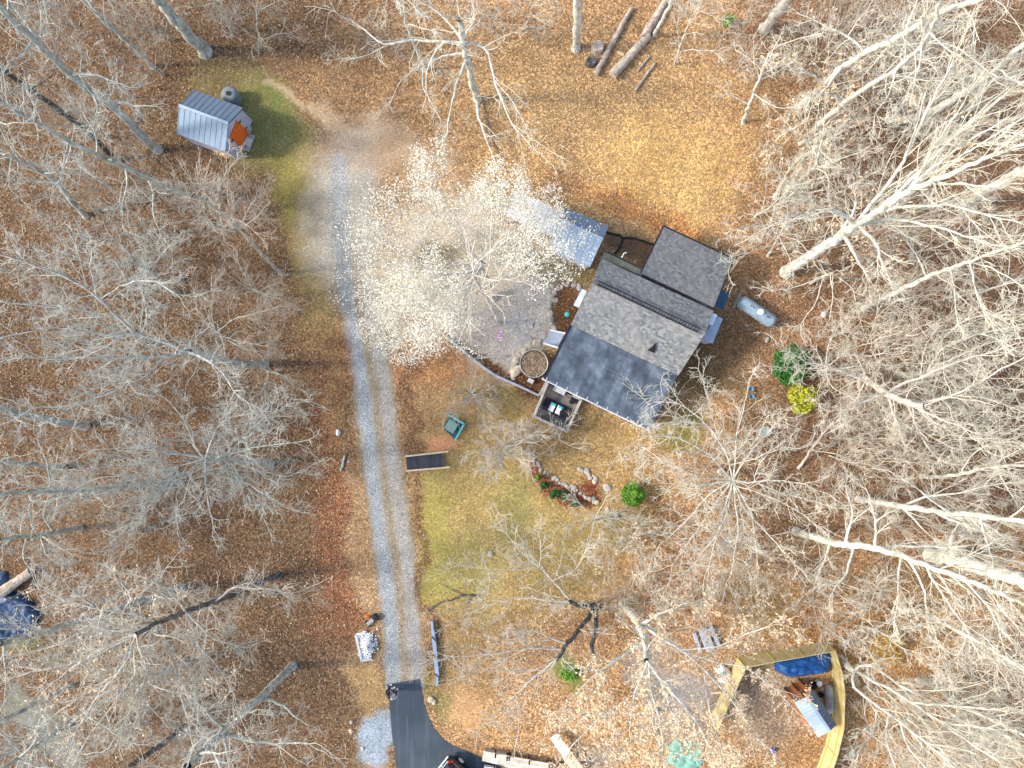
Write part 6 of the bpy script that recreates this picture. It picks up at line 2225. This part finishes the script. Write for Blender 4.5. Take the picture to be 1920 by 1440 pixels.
def person(px, py, heading, label, shirt, trousers, hair, shoe, skinc, fold, hair_r, tall=1.72):
    c = W(px, py)
    t = thing("person", label, "person", (c.x, c.y, .03), None, heading)
    k = tall / 1.72
    v, e, r = [], [], []

    def chain(pts, rad, frm=None):
        i0 = frm
        for p, q in zip(pts, rad):
            v.append(tuple(x * k for x in p))
            r.append(q * k if not isinstance(q, tuple) else (q[0] * k, q[1] * k))
            if i0 is not None:
                e.append((i0, len(v) - 1))
            i0 = len(v) - 1
        return i0
    pel = chain([(0, 0, .95)], [(.11, .15)])
    spine = chain([(0, 0, 1.12), (.01, 0, 1.3), (0, 0, 1.42)], [(.10, .135), (.11, .16), (.075, .11)], pel)
    nk = chain([(.01, 0, 1.49), (.025, 0, 1.55), (.03, 0, 1.62), (.02, 0, 1.69)], [.052, .07, .092, .06], spine)
    for s in (1, -1):
        if fold:
            arm = [(0, s * .17, 1.40), (-.02, s * .25, 1.15), (.16, s * .16, 1.05), (.24, s * .06, 1.08)]
        else:
            arm = [(0, s * .17, 1.40), (-.01, s * .24, 1.13), (.05, s * .26, .90), (.08, s * .25, .82)]
        wr = chain(arm, [.055, .045, .036, .034], spine)
        hx = Vector(arm[-1])
        dr = (hx - Vector(arm[-2])).normalized()
        sd = Vector((dr.y, -dr.x, .2)).normalized() if fold else Vector((1, 0, 0))
        for f in range(4):
            off = sd * (f - 1.5) * .02
            ln = (.06, .075, .07, .055)[f]
            chain([tuple(hx + off + dr * .04), tuple(hx + off + dr * (.04 + ln * .55)), tuple(hx + off + dr * (.04 + ln) - Vector((0, 0, .012)))], [.010, .009, .008], wr)
        chain([tuple(hx + sd * .035 + dr * .01), tuple(hx + sd * .055 + dr * .045)], [.011, .009], wr)
        chain([(0, s * .10, .88), (.015, s * .11, .5), (-.01, s * .12, .09), (.03, s * .125, .045), (.13, s * .14, .03)], [.085, .06, .042, .04, .03], pel)
    body = skin("body", v, e, r, mat("skin_" + label[:6], skinc, .6, 0, .06, bump=0), t, 1, pel)
    # face
    for s in (1, -1):
        b = MB()
        b.blob(Vector((.11 * k, s * .035 * k, 1.60 * k)), (.02, .024, .02), .05, 1)
        b.build("eye", M['black'], body)
        b = MB()
        b.blob(Vector((.03 * k, s * .092 * k, 1.585 * k)), (.035, .02, .06), .05, 2)
        b.build("ear", body.data.materials[0], body)
    b = MB()
    b.blob(Vector((.122 * k, 0, 1.575 * k)), (.04, .03, .04), .05, 3)
    b.build("nose", body.data.materials[0], body)
    b = MB()
    b.blob(Vector((.108 * k, 0, 1.535 * k)), (.018, .05, .016), .05, 4)
    b.build("mouth", mat("lip_" + label[:6], (.35, .12, .10), .6, bump=0), body)
    # clothes follow the same joints a little larger
    tv, te, tr = [(0, 0, .90), (0, 0, 1.12), (.01, 0, 1.3), (0, 0, 1.43)], [(0, 1), (1, 2), (2, 3)], [(.135, .175), (.125, .16), (.135, .185), (.09, .12)]
    for s in (1, -1):
        i = len(tv)
        if fold:
            tv += [(0, s * .18, 1.40), (-.02, s * .255, 1.15), (.13, s * .18, 1.06)]
        else:
            tv += [(0, s * .18, 1.40), (-.01, s * .25, 1.13), (.035, s * .265, .95)]
        tr += [.072, .062, .05]
        te += [(3, i), (i, i + 1), (i + 1, i + 2)]
    skin("jacket", [tuple(x * k for x in p) for p in tv], te, [(a * k if not isinstance(a, tuple) else (a[0] * k, a[1] * k)) for a in tr], shirt, t, 1, 1)
    lv_, le, lr_ = [(0, 0, .98)], [], [(.125, .165)]
    for s in (1, -1):
        i = len(lv_)
        lv_ += [(0, s * .10, .86), (.015, s * .11, .5), (-.01, s * .12, .12)]
        lr_ += [.102, .075, .062]
        le += [(0, i), (i, i + 1), (i + 1, i + 2)]
    skin("trousers", [tuple(x * k for x in p) for p in lv_], le, [(a * k if not isinstance(a, tuple) else (a[0] * k, a[1] * k)) for a in lr_], trousers, t, 1, 0)
    for s in (1, -1):
        skin("shoe", [(-.05 * k, s * .12 * k, .045), (.05 * k, s * .125 * k, .05), (.16 * k, s * .14 * k, .035)], [(0, 1), (1, 2)], [.05, .056, .045], shoe, t, 1, 1)
    b = MB()
    R_ = .108 * k * hair_r
    hc = Vector((.012 * k, 0, 1.625 * k))
    prof = [(R_ * math.sin(q), R_ * 1.05 * math.cos(q)) for q in [1.75, 1.4, 1.1, .8, .5, .25, .02]]
    b.lathe(hc, prof, 18)
    hr = b.build("hair", hair, t, True)
    return t


person(733, 1287.5, R(20), "light-brown-haired person in black with folded arms at the corner of the asphalt", M['black'], mat("dark_trousers", (.02, .018, .022), .8), mat("sandy_hair", (.36, .23, .13), .7, 0, .3), M['white'], (.55, .36, .27), True, 1.08, 1.76)
person(742, 1291.5, R(65), "person in a pale shawl standing on the asphalt beside the one in black", mat("pale_shawl", (.62, .58, .62), .8, 0, .15), mat("navy_trousers", (.02, .025, .05), .8), mat("ash_hair", (.44, .33, .33), .7, 0, .3), M['white'], (.58, .40, .31), False, 1.14, 1.64)


# ------------------------------------------------------------------ south-east yard: yellow fence and what it encloses
def yard_fence():
    hgt = 1.8
    line = [(1331, 1350), (1356, 1292), (1383, 1233), (1437, 1222), (1490, 1213), (1545, 1203), (1558, 1245), (1562, 1280), (1560, 1345), (1548, 1395), (1531, 1442), (1515, 1490)]
    P = [W(x, y) for x, y in line]
    t = thing("yard_fence", "yellowish board fence bending round the cluttered yard", "fence", tuple(P[5]))
    o = t.location
    for a, c in zip(P[:-1], P[1:]):
        b = MB(o)
        d = (c - a).normalized()
        n = Vector((-d.y, d.x, 0))
        z = Vector((0, 0, 1))
        A, C = a + d * .03, c - d * .03
        w = n * .025
        q = [A - w, C - w, C - w + z * hgt, A - w + z * hgt, A + w, C + w, C + w + z * hgt, A + w + z * hgt]
        Ln = (C - A).length
        uvq = [(0, 0), (Ln, 0), (Ln, hgt), (0, hgt)]
        b.add(q, [[0, 1, 2, 3], [5, 4, 7, 6], [3, 2, 6, 7], [0, 4, 5, 1], [1, 5, 6, 2], [0, 3, 7, 4]],
              [uvq, uvq, [(0, 0), (Ln, 0), (Ln, .05), (0, .05)], [(0, 0)] * 4, [(0, 0)] * 4, [(0, 0)] * 4])
        b.build("fence_panel", M['fence'], t)
        for zz in (.4, 1.4):
            b = MB(o)
            b.beam(A - n * .06 + z * zz, C - n * .06 + z * zz, .05, .09)
            b.build("fence_rail", M['fence_post'], t)
    for p in P[::1]:
        b = MB(o)
        b.beam((p.x, p.y, -.04), (p.x, p.y, hgt - .03), .09, .09)
        b.build("post", M['fence_post'], t)


yard_fence()


def tarp(name, label, poly, hgt, m, seed, cat="tarp"):
    """crumpled sheet laid over a low heap: poly in pixels"""
    xs, ys = [p[0] for p in poly], [p[1] for p in poly]
    c = W(sum(xs) / len(xs), sum(ys) / len(ys))
    nx = 44
    gx, gy = np.meshgrid(np.linspace(min(xs), max(xs), nx), np.linspace(min(ys), max(ys), nx))
    px, py = gx.ravel(), gy.ravel()
    ins = in_poly(px, py, poly)
    d = dist_poly(px, py, poly + [poly[0]])
    d = np.where(ins, d, 0)
    e = np.clip(d / 9, 0, 1)
    s = H / F
    X, Y = (px - 960) * s, (720 - py) * s
    Z = .02 + hgt * np.sqrt(e) * (.7 + .5 * fbm(X, Y, 1.1, seed)) + (.25 + .5 * hgt) * np.abs(fbm(X * .8, Y * 1.6, 1.7, seed + 3) - .5) * 1.3 * e
    Z += .12 * hgt * np.abs(np.sin(X * 5.5 + 3 * fbm(X, Y, .9, seed + 8)) * np.sin(Y * 2.5 + X)) * e
    idx = np.arange(nx * nx).reshape(nx, nx)
    q = np.stack([idx[:-1, :-1], idx[1:, :-1], idx[1:, 1:], idx[:-1, 1:]], -1).reshape(-1, 4)
    q = q[ins[q].any(1)]
    used, inv = np.unique(q, return_inverse=True)
    Vv = np.stack([X, Y, Z], 1)[used] - np.array([c.x, c.y, 0])
    me = array_mesh(name, [(Vv, inv.reshape(-1, 4), 0)], [m])
    o = link_mesh(name, me)
    o.location = (c.x, c.y, 0)
    sd = o.modifiers.new("sheet", 'SOLIDIFY')
    sd.thickness = .02
    return tag(o, label, cat)


tarp("blue_tarp", "bright blue tarp over a heap inside the yellow fence", [(1452, 1238), (1500, 1222), (1545, 1212), (1558, 1222), (1552, 1258), (1510, 1264), (1478, 1268), (1454, 1256)], .7, M['blue_tarp'], 3)
tarp("plastic_sheet", "crumpled grey sheeting heaped against the fence by the small yard shed", [(1548, 1282), (1560, 1283), (1566, 1310), (1562, 1332), (1550, 1340), (1544, 1310)], .6, mat("grey_sheet", (.42, .45, .43), .5, 0, .3), 7, "sheet")
tarp("green_sheet", "faded green sheet on the ground under leafy branches by the south edge", [(1250, 1402), (1268, 1384), (1300, 1380), (1320, 1398), (1316, 1436), (1280, 1444), (1252, 1430)], .12, M['green_tarp'], 9, "sheet")
tarp("blue_tarp", "dull blue crumpled sheet at the west edge, below the brown log", [(-40, 1120), (20, 1108), (60, 1125), (76, 1150), (66, 1185), (20, 1200), (-40, 1205)], .4, M['navy_tarp'], 13)
tarp("blue_tarp", "scrap of blue sheet above the brown log at the west edge", [(-30, 1068), (14, 1072), (18, 1088), (0, 1100), (-30, 1106)], .25, M['navy_tarp'], 15)

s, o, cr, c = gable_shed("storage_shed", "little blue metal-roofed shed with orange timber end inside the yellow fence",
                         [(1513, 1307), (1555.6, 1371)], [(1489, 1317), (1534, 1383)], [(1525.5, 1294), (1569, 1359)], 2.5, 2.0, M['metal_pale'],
                         sheet_metal("shaded_blue_roof", (.10, .14, .20), (.15, .20, .27), (.08, .10, .13), .2), M['wood_rust'], seams=12, inset=.05)  # slope turned from the sun: its shade is in the darker blue
b = MB(o)
l0, l1, g0, g1, r0, r1 = cr
u = (r1 - r0).normalized()
for q in (.12, .5, .88):
    p = lerp(l0, g0, q) - u * .05
    b2 = MB(o)
    b2.beam((p.x, p.y, 0), (p.x, p.y, 2.0), .09, .09)
    b2.build("frame_post", M['black'], s)
p = W(1532, 1277.5)
t = thing("bucket", "white bucket standing below the blue tarp", "bucket", tuple(p))
b = MB(p)
b.lathe(p, [(.14, -.02), (.15, .02), (.18, .38), (.2, .4), (.18, .41), (.01, .41)], 18)
b.build("pail", M['white'], t, True)
b = MB(p)
b.lathe(p + Vector((0, 0, .411)), [(.01, 0), (.19, 0), (.19, .03), (.01, .035)], 18)
b.build("lid", M['white'], t)
for x, y, r, lb in ((1523, 1282, .26, "black round tub between the bucket and the small shed"), (1537, 1300, .18, "dark pot beside the grey sheeting")):
    p = W(x, y)
    b = MB(p)
    b.lathe(p, [(r * .8, -.02), (r, .3), (r * 1.06, .32), (r * .95, .33), (r * .8, .1), (.01, .1)], 16)
    tag(b.build("planting_tub", M['black'], None, True), lb, "tub")
p = W(1448, 1405.5)
b = MB(p)
b.blob(p, (.42, .42, .42), .03, 2, 0, 14, 8)
tag(b.build("play_ball", mat("blue_rubber", (.02, .08, .42), .4), None, True), "bright blue ball lying among leaves in the yard", "ball")

# stacks, boards and clutter by the two-stemmed tree
st = thing("board_stack", "stack of long grey boards under branches west of the yellow fence", "stack", tuple(W(1324, 1198)))
for (a, c, w_, z) in (((1302, 1187), (1314, 1224), .24, .25), ((1318, 1180), (1333, 1220), .62, .34), ((1333, 1175), (1349, 1212), .24, .3)):
    b = MB(st.location)
    A, C = W(*a, z), W(*c, z)
    b.beam(A - Vector((0, 0, z / 2)), C - Vector((0, 0, z / 2)), w_, z + .02)
    b.build("board", mat("grey_board_%d" % a[0], (.40, .42, .48), .8, 0, .2), st, bevel=.02)
tarp("white_sacks", "heap of white sacks against the yellow fence's west side", [(1340, 1252), (1352, 1244), (1366, 1254), (1378, 1270), (1364, 1284), (1346, 1276)], .5, M['white'], 21, "sack heap")
p = W(1356, 1262, .6)
b = MB(p)
b.blob(p, (.22, .2, .16), .1, 4)
tag(b.build("teal_bag", M['teal_bright'], None, True), "small teal bag on the white sacks", "bag")
p = W(1345, 1297)
b = MB(p)
b.beam(W(1334, 1299, .12), W(1352, 1297, .12), .14, .22)
tag(b.build("wooden_plank", M['wood_pale'], None), "short tan plank lying by the fence below the sacks", "plank")

# timber walkway and white-topped bench on the south edge
k = lambda a, b_, z: W(800 + a / 6, 1350 + b_ / 6, z)
q = [k(640, 350, .5), k(905, 398, .5), k(890, 525, .5), k(622, 460, .5)]
o = (q[0] + q[2]) / 2
o.z = 0
t = thing("timber_landing", "pale board landing with short dark posts on the south edge", "landing", tuple(o))
b = MB(o)
b.slab([q[3], q[2], q[1], q[0]], .08)
b.build("boards", M['plank'], t)
b = MB(o)
b.prism([lerp(p, (q[0] + q[2]) / 2, .05) for p in (q[3], q[2], q[1], q[0])], -.03, .41)
b.build("base", M['wood_grey'], t)
for x, y in ((775, 375), (765, 500), (905, 410)):
    b = MB(o)
    p = k(x, y, .4)
    b.beam((p.x, p.y, -.03), (p.x, p.y, .95), .1, .1)
    b.build("post", M['metal_dark'], t)
t = thing("timber_ramp", "long pale plank ramp running east from the board landing", "ramp", tuple(k(1100, 470, 0)))
for i in range(5):
    b = MB(t.location)
    b.beam(k(905 - i * 4, 412 + i * 26, .48), k(1400 - i * 4, 505 + i * 26, .48), .155, .06)
    b.build("plank", mat("ramp_plank_%d" % i, [(.72, .64, .52), (.60, .46, .32), (.78, .72, .64), (.66, .52, .38), (.72, .66, .56)][i], .85, 0, .2), t)
for s in (.05, .5, .95):
    b = MB(t.location)
    p, q2 = lerp(k(905, 400, .35), k(1400, 493, .35), s), lerp(k(885, 520, .35), k(1380, 612, .35), s)
    b.beam(p, q2, .1, .2)
    b.beam((p.x, p.y, -.03), (p.x, p.y, .95), .09, .09)
    b.build("trestle", M['metal_dark'], t)
b = MB(k(700, 530, 0))
b.beam(k(645, 528, .3), k(780, 545, .3), .22, .3)
tag(b.build("white_box", M['white'], None, bevel=.03), "white bench-like box below the board landing", "box")
q = [k(1392, 205, .75), k(1468, 152, .75), k(1625, 360, .75), k(1540, 430, .75)]
o = (q[0] + q[2]) / 2
o.z = 0
t = thing("work_table", "long white-topped table with bare planks at its lower end on the south edge", "table", tuple(o))
b = MB(o)
b.slab([q[3], q[2], q[1], q[0]], .06)
b.build("table_top", M['white'], t, bevel=.015)
for p in q:
    b = MB(o)
    p = lerp(p, o, .1)
    b.beam((p.x, p.y, -.03), (p.x, p.y, .69), .08, .08)
    b.build("leg", M['wood_grey'], t)
for i in range(3):
    b = MB(o)
    a = lerp(k(1535, 440, .6), k(1630, 362, .6), (i + .5) / 3)
    b.beam(a, a + (q[2] - q[1]) * .9 * 1.0, .24, .06)
    b.build("plank", M['wood_pale'], t)
log((1060, 1466), (1052, 1428), .1, .1, "short dark post end near the white-topped table", 'bark_dark')
